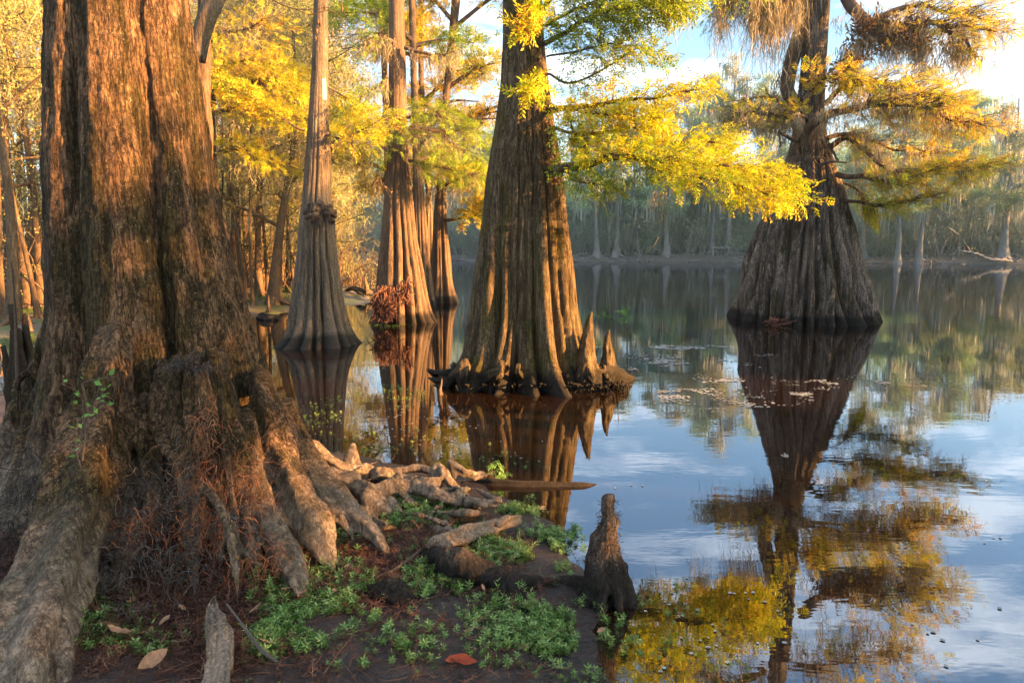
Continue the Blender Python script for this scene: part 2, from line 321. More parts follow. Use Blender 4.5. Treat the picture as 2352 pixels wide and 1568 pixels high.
# ground: dark wet mud near the water, litter and green patches inland
def groundmat():
    m, nt, o = newmat('mud_and_litter'); b = N(nt, 'ShaderNodeBsdfPrincipled'); g = N(nt, 'ShaderNodeNewGeometry')
    p = g.outputs['Position']; s = N(nt, 'ShaderNodeSeparateXYZ'); L(nt, p, s.inputs[0])
    n1 = noise(nt, p, 2.2, 8, .65); n2 = noise(nt, p, 40, 6, .7); n3 = noise(nt, p, .7, 5, .6)
    mud = ramp(nt, n2, [(.3, (.012, .009, .009)), (.7, (.045, .032, .03))])
    lit = ramp(nt, n2, [(.3, (.028, .016, .012)), (.55, (.075, .04, .027)), (.75, (.14, .085, .06))])
    near = mixc(nt, ramp(nt, M(nt, 'ADD', s.outputs['Z'], M(nt, 'MULTIPLY', n1, .12)), [(.09, 0.), (.2, 1.)]), mud, lit)
    far = ramp(nt, n2, [(.3, (.08, .06, .045)), (.6, (.17, .13, .095)), (.8, (.28, .22, .16))])
    gr = ramp(nt, n2, [(.3, (.04, .06, .015)), (.7, (.13, .17, .04))])
    far = mixc(nt, ramp(nt, n3, [(.46, 0.), (.56, .9)]), far, gr)
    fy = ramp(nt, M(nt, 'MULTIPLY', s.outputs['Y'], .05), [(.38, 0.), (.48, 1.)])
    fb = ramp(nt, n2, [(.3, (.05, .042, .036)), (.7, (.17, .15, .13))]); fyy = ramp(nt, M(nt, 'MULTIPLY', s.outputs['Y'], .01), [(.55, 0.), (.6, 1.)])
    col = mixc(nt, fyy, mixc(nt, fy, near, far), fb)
    L(nt, col, b.inputs['Base Color'])
    L(nt, ramp(nt, s.outputs['Z'], [(.02, .22), (.16, .9)]), b.inputs['Roughness'])
    bp = N(nt, 'ShaderNodeBump'); bp.inputs['Distance'].default_value = .02; L(nt, n2, bp.inputs['Height']); L(nt, bp.outputs[0], b.inputs['Normal'])
    L(nt, b.outputs[0], o.inputs[0]); return m
MUD = groundmat()
def watermat():
    m, nt, o = newmat('dark_river_water'); p = N(nt, 'ShaderNodeNewGeometry').outputs['Position']
    mp = N(nt, 'ShaderNodeMapping'); mp.inputs['Scale'].default_value = (.8, 2.2, 1); L(nt, p, mp.inputs[0])
    n1 = noise(nt, mp.outputs[0], 1.3, 4, .6, .4); n2 = noise(nt, mp.outputs[0], 9, 2, .5); nb = noise(nt, p, .16, 3, .5)
    h = M(nt, 'MULTIPLY', M(nt, 'ADD', n1, M(nt, 'MULTIPLY', n2, .10)), ramp(nt, nb, [(.35, .25), (.7, 1.)]))
    bp = N(nt, 'ShaderNodeBump'); bp.inputs['Strength'].default_value = 1; bp.inputs['Distance'].default_value = .0022; L(nt, h, bp.inputs['Height'])
    gl = N(nt, 'ShaderNodeBsdfGlossy'); gl.inputs['Roughness'].default_value = .012; gl.inputs['Color'].default_value = (.80, .86, .94, 1); L(nt, bp.outputs[0], gl.inputs['Normal'])
    df = N(nt, 'ShaderNodeBsdfDiffuse'); df.inputs['Color'].default_value = (.016, .007, .0025, 1)
    fr = N(nt, 'ShaderNodeFresnel'); fr.inputs['IOR'].default_value = 1.6
    fac = M(nt, 'ADD', M(nt, 'MULTIPLY', fr.outputs[0], .8), .23, True)
    x = N(nt, 'ShaderNodeMixShader'); L(nt, fac, x.inputs[0]); L(nt, df.outputs[0], x.inputs[1]); L(nt, gl.outputs[0], x.inputs[2]); L(nt, x.outputs[0], o.inputs[0])
    return m
WATER = watermat()
# ---------------------------------------------------------------- the setting: ground and river
def gp(*a): return [tuple(G(x, y)[:2]) for x, y in a]
LAND = [
 [(3.0, -9), (.9, -2), (.55, 1.0)] + gp((1330, 1568), (1345, 1430), (1390, 1345), (1290, 1290), (1235, 1215), (1120, 1150), (1040, 1085), (900, 1058), (760, 1030), (640, 985), (300, 930), (30, 905)) + [(-7.5, 6.6), (-16, 7.5), (-40, 7), (-40, -9)],
 [(-45, 9.5), (-16, 9.4)] + gp((0, 822), (150, 800), (400, 760), (600, 726), (660, 716), (760, 700)) + gp((862, 696), (842, 678), (775, 656)) + [(-6.2, 25), (-8.3, 31), (-12, 40), (-17, 50), (-30, 62), (-60, 72), (-90, 80), (-120, 40)],
 [(-160, 118), (-60, 101), (-30, 95), (-14, 92), (0, 86), (12, 82), (22, 79), (33, 74), (50, 68), (75, 62), (110, 56), (220, 40), (420, 300), (-400, 400)],
 [(16, -30), (16, 16.5), (40, 17), (80, 10), (120, -30)],
]
def sdist(X, Y):
    best = np.full(X.shape, -1e9)
    for poly in LAND:
        p = np.array(poly); q = np.roll(p, -1, 0); ins = np.zeros(X.shape, bool); dm = np.full(X.shape, 1e9)
        for a, b in zip(p, q):
            ab = b - a; t = np.clip(((X - a[0]) * ab[0] + (Y - a[1]) * ab[1]) / (ab @ ab), 0, 1)
            dm = np.minimum(dm, np.hypot(X - a[0] - t * ab[0], Y - a[1] - t * ab[1]))
            c = ((a[1] > Y) != (b[1] > Y)) & (X < (b[0] - a[0]) * (Y - a[1]) / (b[1] - a[1] + 1e-12) + a[0]); ins ^= c
        best = np.maximum(best, np.where(ins, dm, -dm))
    return best
AB = P(330, 1100, 3.75)
def gz(X, Y):
    X = np.asarray(X, float); Y = np.asarray(Y, float); far = np.clip((Y - 45) / 15, 0, 1)
    p = np.stack([X, Y, X * 0], -1)
    wob = fbm(p * 1.1, 3, 5) * .22 * np.clip(1 - far, 0, 1) + fbm(p * .12, 3, 6) * 3 * far
    s = sdist(X, Y) + wob
    near = np.where(s > 0, .10 * (1 - np.exp(-s * 1.3)) + .012 * np.minimum(s, 12), np.maximum(s * .3, -1.2))
    near = near + .14 * np.exp(-(((X - AB[0]) / .95) ** 2 + ((Y - AB[1]) / .8) ** 2)) + np.clip((Y - 12) / 10, 0, 1) * np.clip(s, 0, 10) * .03
    fz = np.where(s > 0, 1.9 * (1 - np.exp(-s * .16)) + .03 * np.minimum(s, 60), np.maximum(s * .2, -1.2))
    z = near * (1 - far) + fz * far
    z = z + fbm(p * 5, 4, 9) * .035 * np.clip((s + .3) / .6, 0, 1) * (1 + far * 3) + fbm(p * 22, 2, 3) * .012 * np.clip((s + .3) / .6, 0, 1)
    return z
def gz1(x, y): return float(gz(np.array([x]), np.array([y]))[0])
def axis(segs):
    r = []
    for a, b, st in segs: r += list(np.arange(a, b, st))
    return np.array(r + [segs[-1][1]])
xs = axis([(-420, -60, 20), (-60, -16, 1.5), (-16, -5, .25), (-5, 2.2, .045), (2.2, 6, .4), (6, 60, 1.5), (60, 420, 20)])
ys = axis([(-60, 0, 4), (0, 1, .2), (1, 5.5, .045), (5.5, 10, .2), (10, 26, .3), (26, 60, 1.2), (60, 110, 1.0), (110, 420, 20)])
XX, YY = np.meshgrid(xs, ys); ZZ = gz(XX, YY)
mb = MB(); nx = len(xs); i = np.arange(len(ys) - 1)[:, None] * nx + np.arange(nx - 1)[None, :]
mb.add(np.stack([XX, YY, ZZ], -1).reshape(-1, 3), np.stack([i, i + 1, i + nx + 1, i + nx], -1).reshape(-1, 4))
tag(part('ground', mb, MUD), kind='structure')
mb = MB(); mb.add([(-420, -60, 0), (420, -60, 0), (420, 420, 0), (-420, 420, 0)], [[0, 1, 2, 3]])
tag(part('river_water', mb, WATER, smooth=False), kind='structure')

# ---------------------------------------------------------------- fluted cypress trunks, traced level by level
def smooth1(a, k):
    w_ = np.hanning(k * 2 + 3)[1:-1]; w_ /= w_.sum(); return np.convolve(np.pad(a, k, mode='edge'), w_, 'valid')
def trunk(mb, lv, Y0, ribs, nth=160, nz=260, zbot=-.35, ztop=None, ripple=(.012, 9, 1.2), seed=0, dy=None, shr=.97):
    lv = np.array(lv, float)
    z = np.array([P((a[1] + a[2]) / 2, a[0], Y0)[2] for a in lv]); xl = np.array([P(a[1], a[0], Y0)[0] for a in lv]); xr = np.array([P(a[2], a[0], Y0)[0] for a in lv])
    o = np.argsort(z); z, xl, xr, fl = z[o], xl[o], xr[o], lv[o, 3]
    z0 = zbot; z1 = ztop or z[-1]
    tt = np.linspace(0, 1, nz) ** 1.25; zs = z0 + (z1 - z0) * tt
    k = 5; cx = smooth1(np.interp(zs, z, (xl + xr) / 2), k); Rr = smooth1(np.interp(zs, z, (xr - xl) / 2), k) * shr; fz = smooth1(np.interp(zs, z, fl), k)
    cy = Y0 + (np.interp(zs, [0, z1], dy) if dy else 0)
    cy = cy * np.ones(nz)
    az = math.atan2(-cx[len(cx) // 3], Y0)
    th = np.linspace(0, 2 * np.pi, nth, endpoint=False)
    TH, ZS = np.meshgrid(th, zs); FZ = fz[:, None]; RR = Rr[:, None]
    h = np.zeros(TH.shape); ft = np.zeros(TH.shape)
    TH0 = TH; TH = TH + .07 * vn(np.stack([np.cos(TH) * 3, np.sin(TH) * 3, ZS * 1.1], -1), seed + 40)
    for q, (p0, p1, wd, amp, foot) in enumerate(ribs):      # angle at the top, at the foot, half width, height, foot reach
        u = np.clip((ZS - 0) / max(z1 * .55, .1), 0, 1); ang = np.radians(p1 + (p0 - p1) * u ** .6) + az + .05 * vn(np.stack([ZS * 1.3, ZS * 0 + q * 7.1, ZS * 0], -1), seed)
        d = (TH - ang + np.pi) % (2 * np.pi) - np.pi; ww = np.radians(wd)
        t = np.clip(1 - (d / ww) ** 2, 0, 1)
        h = np.maximum(h, amp * (1 + .16 * vn(np.stack([ZS * 1.6, ZS * 0 + q * 3.3, ZS * 0], -1), seed + 5)) * np.sqrt(t)); ft = np.maximum(ft, foot * np.clip(1 - (d / (ww * .8)) ** 2, 0, 1) ** .6)
    r = RR * (1 - FZ * (1 - h)) + RR * ft * np.exp(-np.maximum(ZS, 0) / .16) * np.minimum(FZ * 3, 1)
    TH = TH0
    pn = np.stack([np.cos(TH) * ripple[1], np.sin(TH) * ripple[1], ZS * ripple[2]], -1)
    r = r * (1 + ripple[0] * 2 * fbm(pn, 3, seed + 3) + .02 * fbm(pn * .3, 2, seed + 9))
    X = cx[:, None] + r * np.sin(TH); Y = cy[:, None] - r * np.cos(TH)
    V = np.stack([X, Y, ZS], -1).reshape(-1, 3); i = np.arange(nz - 1)[:, None] * nth; j = np.arange(nth)[None, :]; j2 = (j + 1) % nth
    mb.add(V, np.stack([i + j, i + j2, i + nth + j2, i + nth + j], -1).reshape(-1, 4))
    return dict(zs=zs, cx=cx, cy=cy, R=Rr)
def mkribs(n, seed, wd=1.05, foot=.08, tw=4, amp=(.75, 1)):
    r = np.random.RandomState(seed); a = np.arange(n) * 360 / n + r.uniform(-.3, .3, n) * 360 / n; out_ = []
    for x in a: out_.append((x + r.uniform(-tw, tw), x, 180 / n * wd * r.uniform(.75, 1.2), r.uniform(*amp), foot * r.uniform(.2, 1)))
    return out_

# tree B: slim trunk standing in the shallow creek
gB = G(738, 803)
treeB = empty('cypress_tree', (gB[0], 10.8, 0), 'slim cypress in the creek with a knobbly burl halfway up its trunk', 'tree', 'big fluted cypresses standing in the water')
mb = MB()
TB = trunk(mb, [(-420, 727, 752, 0), (0, 721, 753, .0), (100, 718, 754, 0), (200, 713, 754, .02), (270, 708, 756, .08), (350, 702, 760, .14), (450, 694, 764, .2), (500, 688, 770, .26), (550, 684, 773, .32), (600, 680, 780, .36), (650, 675, 788, .4), (700, 669, 797, .42), (750, 661, 810, .42), (785, 650, 820, .42), (806, 640, 832, .42)], 10.8,
    [(-62, -68, 16, .95, .25), (-35, -44, 15, 1, .3), (-16, -22, 10, .9, .2), (4, -3, 9, 1, .12), (20, 20, 13, 1, .1), (42, 46, 12, .8, .1), (63, 66, 13, .85, .15), (85, 88, 14, .8, .15), (110, 112, 16, 1, .1), (145, 145, 18, 1, .1), (180, 180, 18, 1, .1), (215, 215, 18, 1, .1), (250, 250, 17, 1, .1), (275, 273, 16, 1, .2)], seed=11, ripple=(.012, 13, 1.0))
part('trunk', mb, BK_B, treeB)
mb = MB(); rs = np.random.RandomState(5); bc = P(736, 487, 10.35)
for k in range(22):
    c = bc + np.array([rs.uniform(-.17, .18), rs.uniform(-.03, .09), rs.uniform(-.13, .10)]); e = c + nrm(rs.normal(0, 1, 3) * [1, .6, 1] + np.array([0, -1.3, -.5])) * rs.uniform(.02, .06)
    rtube(mb, [(*(c + [0, .04, 0]), .03), (*c, rs.uniform(.045, .07)), (*((c + e) / 2), .055), (*e, .03), (*(e + (e - c) * .2), .008)], 12, 12, seed=k, fl=.25, kn=.8)
for k in range(46):
    c = bc + np.array([rs.uniform(-.15, .15), -.02, rs.uniform(-.14, .05)]); e = c + np.array([rs.normal(0, .06), rs.uniform(-.08, 0), -rs.uniform(.05, .22)])
    tube(mb, [(*c, .007), (*((c + e) / 2 + rs.normal(0, .02, 3)), .006), (*e, .003)], 5, 4)
part('burl', mb, BK_KNEE, treeB)
wb = P(748, 208, 10.5); ob = MB()
bx = np.array([[x, y, z_] for x in (-.022, .022) for y in (-.012, .012) for z_ in (-.15, .15)]) + wb + np.array([.0, -.07, 0])
ob.add(bx, [[0, 1, 3, 2], [4, 6, 7, 5], [0, 4, 5, 1], [2, 3, 7, 6], [0, 2, 6, 4], [1, 5, 7, 3]])
o = part('marker_board', ob, WHITE, loc=wb, smooth=False); tag(o, 'narrow blank white marker board fixed to the slim burled cypress trunk', 'marker')
o.data.materials[0] = WHITE

# tree C with its two companions
treeC = empty('cypress_tree', (P(930, 745, 14.2)[0], 14.2, 0), 'broad pinkish cypress with a tangle of red rootlets at its left foot', 'tree', 'big fluted cypresses standing in the water')
mb = MB()
TC = trunk(mb, [(-420, 897, 920, 0), (0, 893, 929, 0), (100, 893, 931, 0), (200, 892, 934, .02), (300, 892, 937, .05), (370, 888, 942, .12), (450, 881, 949, .25), (550, 871, 962, .34), (650, 861, 982, .4), (700, 856, 992, .42), (747, 846, 1003, .42)], 14.2,
    [(-60, -60, 20, .9, .1), (-30, -35, 18, .9, .05), (-2, -6, 12, 1, .06), (18, 20, 10, .85, .1), (33, 40, 11, 1, .14), (52, 58, 10, .9, .16), (72, 76, 10, .9, .16), (92, 95, 12, .9, .1), (120, 120, 18, 1, .1), (160, 160, 22, 1, .1), (205, 205, 24, 1, .1), (250, 250, 20, 1, .1), (275, 275, 16, .9, .1)], seed=21, ripple=(.014, 12, .9))
part('trunk', mb, BK_C, treeC)
mb = MB(); rs = np.random.RandomState(7)
for k in range(420):
    a = P(rs.normal(886, 9), rs.uniform(655, 720), 13.4 + rs.uniform(-.1, .2)); g_ = P(a[0] * 0 + rs.normal(880, 16), rs.uniform(690, 742), 13.05 + rs.uniform(-.15, .2))
    g_[2] = max(g_[2], -.02); m1 = (a + g_) / 2 + rs.normal(0, .065, 3)
    tube(mb, [(*a, .012), (*m1, .010), (*g_, .004)], 8, 4)
for k in range(60):
    a = P(rs.normal(930, 5), rs.uniform(635, 680), 13.5); g_ = a + np.array([rs.normal(0, .08), -.08, -rs.uniform(.1, .3)])
    tube(mb, [(*a, .012), (*((a + g_) / 2 + rs.normal(0, .06, 3)), .012), (*g_, .006)], 6, 4)
part('rootlet_tangle', mb, REDROOT, treeC)
def plaintree(lv, Y0, n, seed, label, mat, group='big fluted cypresses standing in the water', foot=.12, name='cypress_tree', nth=80, nz=140):
    t = empty(name, (P((lv[-1][1] + lv[-1][2]) / 2, 700, Y0)[0], Y0, 0), label, 'tree', group); mb = MB()
    d = trunk(mb, lv, Y0, mkribs(n, seed, foot=foot), nth=nth, nz=nz, seed=seed, ripple=(.015, 10, .8)); part('trunk', mb, mat, t); return t, d
treeC2, TC2 = plaintree([(-300, 1060, 1080, 0), (0, 1037, 1058, 0), (150, 1024, 1042, 0), (250, 1013, 1031, 0), (350, 1003, 1023, .03), (430, 1001, 1024, .1), (500, 995, 1027, .25), (600, 989, 1036, .38), (660, 984, 1044, .4), (694, 977, 1054, .4)], 19.3, 13, 31, 'bright orange-lit cypress standing right of and behind the broad pinkish one', BK_C)
treeC3, TC3 = plaintree([(-300, 945, 966, 0), (0, 938, 954, 0), (150, 942, 957, 0), (300, 946, 963, .03), (430, 948, 975, .15), (550, 948, 985, .3), (640, 940, 994, .38), (700, 935, 1002, .4)], 17.8, 12, 41, 'leaning cypress squeezed between the broad pinkish trunk and the orange-lit one', BK_C)
treeC4, TC4 = plaintree([(-300, 862, 882, 0), (0, 872, 890, 0), (300, 880, 893, 0), (450, 884, 898, .1), (600, 882, 905, .3), (690, 875, 915, .4)], 20, 10, 43, 'thin grey cypress half hidden behind the left edge of the broad pinkish one', BK_C)
treeC5, TC5 = plaintree([(-300, 930, 950, 0), (0, 962, 976, 0), (150, 960, 973, 0), (300, 966, 979, .03), (450, 978, 992, .2), (600, 968, 1000, .38), (690, 965, 1005, .4)], 22, 10, 47, 'straight grey stem behind the leaning cypress, tallest of the distant cluster', BK_C)

# tree D: the mossy centre cypress on its root island
treeD = empty('cypress_tree', (P(1205, 880, 7.8)[0], 7.8, 0), 'massive mossy cypress in mid-water with one bright yellow branch reaching right', 'tree', 'big fluted cypresses standing in the water')
mb = MB()
ribD = [(-80, -86, 14, .9, .15), (-60, -66, 13, 1, .22), (-44, -46, 12, 1, .2), (-28, -27, 9, .66, .1), (-14, -18, 7, .6, .25), (-2, -5, 8, .56, .12), (10, 6, 7, .62, .3), (24, 24, 10, 1.06, .22), (40, 40, 9, .82, .1), (53, 55, 8, 1, .1), (66, 70, 8, .95, .2), (82, 84, 10, .95, .2), (100, 102, 12, 1, .1), (125, 125, 14, 1, .1), (150, 150, 16, 1, .1), (180, 180, 18, 1, .1), (210, 210, 18, 1, .1), (240, 240, 16, 1, .1), (262, 262, 14, 1, .2)]
TD = trunk(mb, [(-700, 1160, 1228, 0), (-300, 1158, 1238, 0), (0, 1153, 1246, 0), (100, 1153, 1252, .02), (200, 1147, 1263, .06), (300, 1133, 1278, .12), (400, 1116, 1297, .18), (500, 1103, 1310, 0.30), (600, 1089, 1321, 0.36), (700, 1075, 1333, 0.42), (800, 1058, 1352, 0.46), (860, 1040, 1375, 0.48), (900, 1030, 1395, 0.48)], 7.8, ribD, nth=260, nz=420, seed=51, ripple=(.009, 22, 1.4), zbot=-.25)
part('trunk', mb, BK_D, treeD)
def px(*a): return [(*G(x, y, z), r) for x, y, z, r in a]
mb = MB(); rs = np.random.RandomState(8)
for pts in ([(1065, 850, .22, .09), (1045, 862, .15, .075), (1035, 878, .06, .06), (1020, 893, -.03, .04)], [(1060, 855, .2, .08), (1062, 880, .08, .06), (1066, 905, -.04, .04)],
            [(1040, 852, .13, .05), (1010, 856, .05, .045), (984, 850, .0, .03)], [(1045, 865, .12, .045), (1015, 872, .04, .035), (985, 869, -.01, .02)], [(1045, 872, .1, .045), (1020, 882, .03, .035), (992, 888, -.02, .02)],
            [(1150, 850, .26, .05), (1130, 860, .19, .06), (1105, 880, .05, .055), (1085, 897, -.04, .035)], [(1145, 860, .2, .055), (1130, 880, .08, .05), (1118, 903, -.04, .035)],
            [(1190, 855, .22, .04), (1205, 873, .1, .042), (1222, 888, .02, .035), (1240, 893, -.03, .03)], [(1280, 862, .16, .06), (1278, 880, .05, .055), (1262, 893, -.03, .05)],
            [(1345, 850, .2, .07), (1385, 860, .14, .11), (1420, 862, .10, .11), (1450, 872, -.02, .06)], [(1355, 870, .12, .06), (1375, 888, .04, .05), (1385, 905, -.03, .03)], [(1330, 870, .1, .08), (1330, 895, .0, .06)],
            [(1390, 862, .14, .05), (1405, 880, .03, .03), (1410, 892, -.02, .02)], [(1100, 872, .06, .05), (1110, 890, 0, .04)], [(1240, 870, .08, .06), (1235, 886, 0, .04)]):
    q0 = px(*pts); q0 = [(q0[0][0], q0[0][1] + .12, q0[0][2] + .06, q0[0][3] * .8)] + q0; q0 = [(*v[:3], v[3] * .72) for v in q0]; rtube(mb, q0, 26, 16, seed=len(pts) + int(pts[0][0]), fl=.35, kn=.25)
for k in range(170):
    x0 = rs.uniform(1040, 1440); a = G(x0, rs.uniform(868, 888), rs.uniform(.03, .12)); e = G(x0 + rs.normal(0, 14), rs.uniform(888, 906), -.01)
    tube(mb, [(*a, .011), (*((a + e) / 2 + rs.normal(0, .02, 3)), .009), (*e, .005)], 6, 4)
part('buttress_root', mb, BK_D, treeD)
mb = MB()
kn = [(1345, 717, 890, 30), (1392, 760, 870, 26)]
def knee(xp, ytop, ybase, z0, wpx, seed, label, mat=None, lean=0, group='cypress knees', name='cypress_knee', blunt=.45, lump=.45):
    g_ = G(xp, ybase, z0); s = g_[1] / F; H = (ybase - ytop) * s * 1.02; r = np.random.RandomState(seed); nth, nz = 40, 40
    th = np.linspace(0, 2 * np.pi, nth, endpoint=False); t = np.linspace(0, 1, nz); TH, T = np.meshgrid(th, t)
    prof = (1 - T) ** 1.3 * .55 + .45 * np.sqrt(np.clip(1 - T ** 3, 0, 1)) * (blunt + .2)
    pn = np.stack([np.cos(TH) * 2.2, np.sin(TH) * 2.2, T * 3 * H * 2], -1)
    rr = wpx * s * prof * (1 + lump * fbm(pn, 3, seed) * (1.2 - T)); rr = rr * (1 + .5 * np.exp(-T * 9) * (.4 + .8 * np.abs(vn(pn * [1.5, 1.5, .1], seed + 4))))
    X = g_[0] + rr * np.sin(TH) + lean * s * T + .12 * H * vn(np.stack([T * 2.5, T * 0, T * 0], -1), seed + 2) * T; Y = g_[1] + wpx * s * .5 - rr * np.cos(TH) + .1 * H * vn(np.stack([T * 2.5, T * 0 + 9, T * 0], -1), seed + 2) * T
    Z = g_[2] - .06 + (H + .06) * T
    m_ = MB(); i = np.arange(nz - 1)[:, None] * nth; j = np.arange(nth)[None, :]; j2 = (j + 1) % nth
    m_.add(np.stack([X, Y, Z], -1).reshape(-1, 3), np.stack([i + j, i + j2, i + nth + j2, i + nth + j], -1).reshape(-1, 4))
    m_.F.append(np.array([np.arange(nth) + (nz - 1) * nth]))
    o = part(name, m_, mat or BK_KNEE, loc=(g_[0], g_[1], g_[2])); return tag(o, label, 'cypress knee', group)
knee(1347, 716, 888, .03, 36, 61, 'tall pointed knee against the right foot of the massive mossy cypress', BK_D, blunt=.5, lump=.75)
knee(1394, 758, 868, .08, 34, 62, 'pointed pinkish knee on the outer root right of the massive mossy cypress', BK_D, blunt=.3)

# tree E: the widest buttress, out in the river on the right
treeE = empty('cypress_tree', (P(1842, 755, 14.7)[0], 14.7, 0), 'very wide skirted cypress out in the river beneath orange foliage and moss', 'tree', 'big fluted cypresses standing in the water')
mb = MB()
ribE = [(-86, -86, 9, .95, .03), (-70, -72, 9, .9, .02), (-58, -59, 8, .92, .02), (-46, -47, 7, .88, .02), (-36, -36, 7, .86, .02), (-24, -24, 8, .9, .05), (-9, -12, 8, .84, .04), (0, -3, 5, .92, .04), (8, 3, 5, 1.0, .05), (13, 9, 4, .97, .05), (20, 18, 6, .8, .04), (27, 25, 4.5, .93, .05), (33, 31, 4, .86, .05), (46, 46, 8, .9, .05), (62, 62, 7, .97, .05), (80, 80, 10, 1, .05), (98, 98, 12, 1, .03), (120, 120, 14, 1, .03), (145, 145, 16, 1, .03), (170, 170, 16, 1, .03), (195, 195, 16, 1, .03), (220, 220, 16, 1, .03), (245, 245, 14, 1, .03), (262, 262, 10, 1, .03)]
TE = trunk(mb, [(-500, 1872, 1912, 0), (-200, 1860, 1910, 0), (0, 1852, 1906, 0), (100, 1844, 1900, 0), (170, 1838, 1895, .0), (250, 1829, 1893, .04), (300, 1821, 1896, .08), (350, 1811, 1908, .12), (400, 1790, 1925, .16), (450, 1770, 1940, .22), (500, 1750, 1951, 0.37), (550, 1728, 1963, 0.40), (600, 1709, 1977, 0.42), (650, 1694, 1989, 0.43), (700, 1680, 2001, 0.43), (755, 1671, 2013, 0.43)], 14.7, ribE, nth=340, nz=420, seed=71, ripple=(.012, 42, .7), shr=.945)
part('trunk', mb, BK_E, treeE)
mb = MB(); rs = np.random.RandomState(3)
for k in range(50):
    a = P(1778 + rs.normal(0, 8), rs.uniform(735, 752), 13.45); a[2] = max(a[2], .02); e = a + np.array([rs.normal(0, .12), rs.normal(-.05, .05), rs.uniform(-.1, .1)])
    tube(mb, [(*a, .018), (*((a + e) / 2 + rs.normal(0, .03, 3)), .015), (*e, .006)], 6, 4)
part('rootlet_tangle', mb, REDROOT, treeE)
# ---------------------------------------------------------------- tree A: the great foreground cypress, its feet fused with its roots
treeA = empty('cypress_tree', (AB[0], AB[1], gz1(AB[0], AB[1])), 'giant furrowed cypress trunk on the muddy bank, mossy on its shaded side', 'tree')
mb = MB()
ribA = [(-66, -62, 24, 1, .1), (-14, -23, 27, 1, .28), (32, 8, 15, .97, .12), (48, 27, 11, .9, .2), (60, 43, 10, .95, .25), (74, 64, 13, .95, .3), (96, 88, 15, .95, .15), (120, 118, 20, 1, .1), (150, 150, 20, 1, .1), (185, 185, 22, 1, .1), (225, 225, 22, 1, .1), (265, 268, 22, 1, .2)]
TA = trunk(mb, [(-450, 125, 400, .1), (-200, 118, 425, .12), (0, 112, 440, .15), (100, 108, 460, .16), (200, 107, 478, .18), (300, 106, 492, .2), (400, 106, 508, .22), (500, 107, 530, .25), (600, 108, 560, .28), (700, 108, 592, .32), (800, 104, 620, .36), (900, 95, 650, .42), (1000, 80, 690, .46), (1060, 66, 715, .46), (1110, 45, 740, .46)], 3.75, ribA, nth=240, nz=300, seed=81, ripple=(.006, 14, 1.0), zbot=-.1, shr=.88)
n_ = mb.n; mb.F.append(np.array([np.arange(240)[::-1]])); mb.F.append(np.array([np.arange(240) + 299 * 240]))
def pd(*a): return [(*P(x, y, Y), r) for x, y, Y, r in a]
rootsA = [
 [(255, 800, 2.98, .08), (225, 950, 2.86, .11), (200, 1080, 2.72, .115), (165, 1200, 2.55, .11), (120, 1310, 2.38, .115), (85, 1420, 2.2, .12), (62, 1520, 2.08, .11), (50, 1600, 2.0, .09)],
 [(165, 1230, 2.55, .07), (120, 1330, 2.3, .085), (128, 1430, 2.2, .05), (140, 1500, 2.12, .03)],
 [(85, 1380, 2.25, .06), (30, 1480, 2.1, .06), (-10, 1560, 2.02, .05)],
 [(395, 880, 3.0, .07), (400, 980, 2.9, .075), (430, 1060, 2.83, .06), (445, 1130, 2.78, .045), (440, 1230, 2.72, .03), (445, 1300, 2.65, .02)],
 [(350, 950, 3.0, .07), (345, 1060, 2.88, .06), (350, 1150, 2.78, .04), (320, 1230, 2.7, .035), (290, 1300, 2.6, .02)],
 [(300, 1000, 3.0, .05), (300, 1120, 2.85, .045), (310, 1220, 2.75, .03), (300, 1290, 2.7, .02)],
 [(600, 900, 3.3, .06), (640, 1040, 3.13, .07), (680, 1150, 3.0, .075), (715, 1215, 2.93, .08), (745, 1262, 2.86, .05)],
 [(560, 980, 3.1, .05), (590, 1110, 2.95, .05), (625, 1210, 2.83, .052), (665, 1290, 2.72, .055), (688, 1350, 2.62, .04), (690, 1390, 2.58, .02)],
 [(665, 960, 3.42, .05), (710, 1050, 3.33, .052), (770, 1130, 3.22, .05), (820, 1190, 3.12, .045), (868, 1236, 3.03, .025)],
 [(640, 960, 3.36, .05), (690, 1070, 3.24, .06), (740, 1160, 3.12, .05), (790, 1200, 3.08, .02)],
 [(500, 850, 3.0, .05), (520, 960, 2.95, .06), (548, 1080, 2.9, .06), (570, 1190, 2.86, .04), (580, 1260, 2.8, .03)],
 [(452, 850, 2.86, .045), (462, 930, 2.82, .06), (478, 1010, 2.83, .06), (500, 1100, 2.84, .03), (505, 1240, 2.82, .018)],
 [(400, 838, 2.85, .02), (425, 832, 2.8, .03), (460, 838, 2.78, .027), (497, 846, 2.8, .018)],
 [(430, 1090, 2.78, .035), (470, 1120, 2.68, .022), (505, 1165, 2.62, .02), (530, 1220, 2.58, .022), (538, 1280, 2.55, .015)],
 [(530, 1240, 2.58, .016), (570, 1275, 2.56, .012), (600, 1300, 2.5, .006)],
 [(118, 740, 4.1, .04), (98, 830, 4.15, .07), (75, 930, 4.1, .11), (35, 1040, 4.0, .14), (0, 1120, 3.85, .13)],
 [(125, 900, 3.5, .1), (110, 1010, 3.35, .14), (70, 1120, 3.25, .13), (20, 1200, 3.15, .08)],
 [(112, 890, 3.55, .02), (75, 856, 3.5, .022), (42, 875, 3.45, .022), (35, 940, 3.4, .022), (45, 1000, 3.4, .02)],
 [(290, 1240, 2.6, .028), (278, 1300, 2.52, .032), (270, 1360, 2.48, .02)], [(286, 1235, 2.62, .02), (292, 1200, 2.62, .016)],
 [(260, 1300, 2.55, .02), (225, 1350, 2.46, .018), (205, 1400, 2.4, .008)],
]
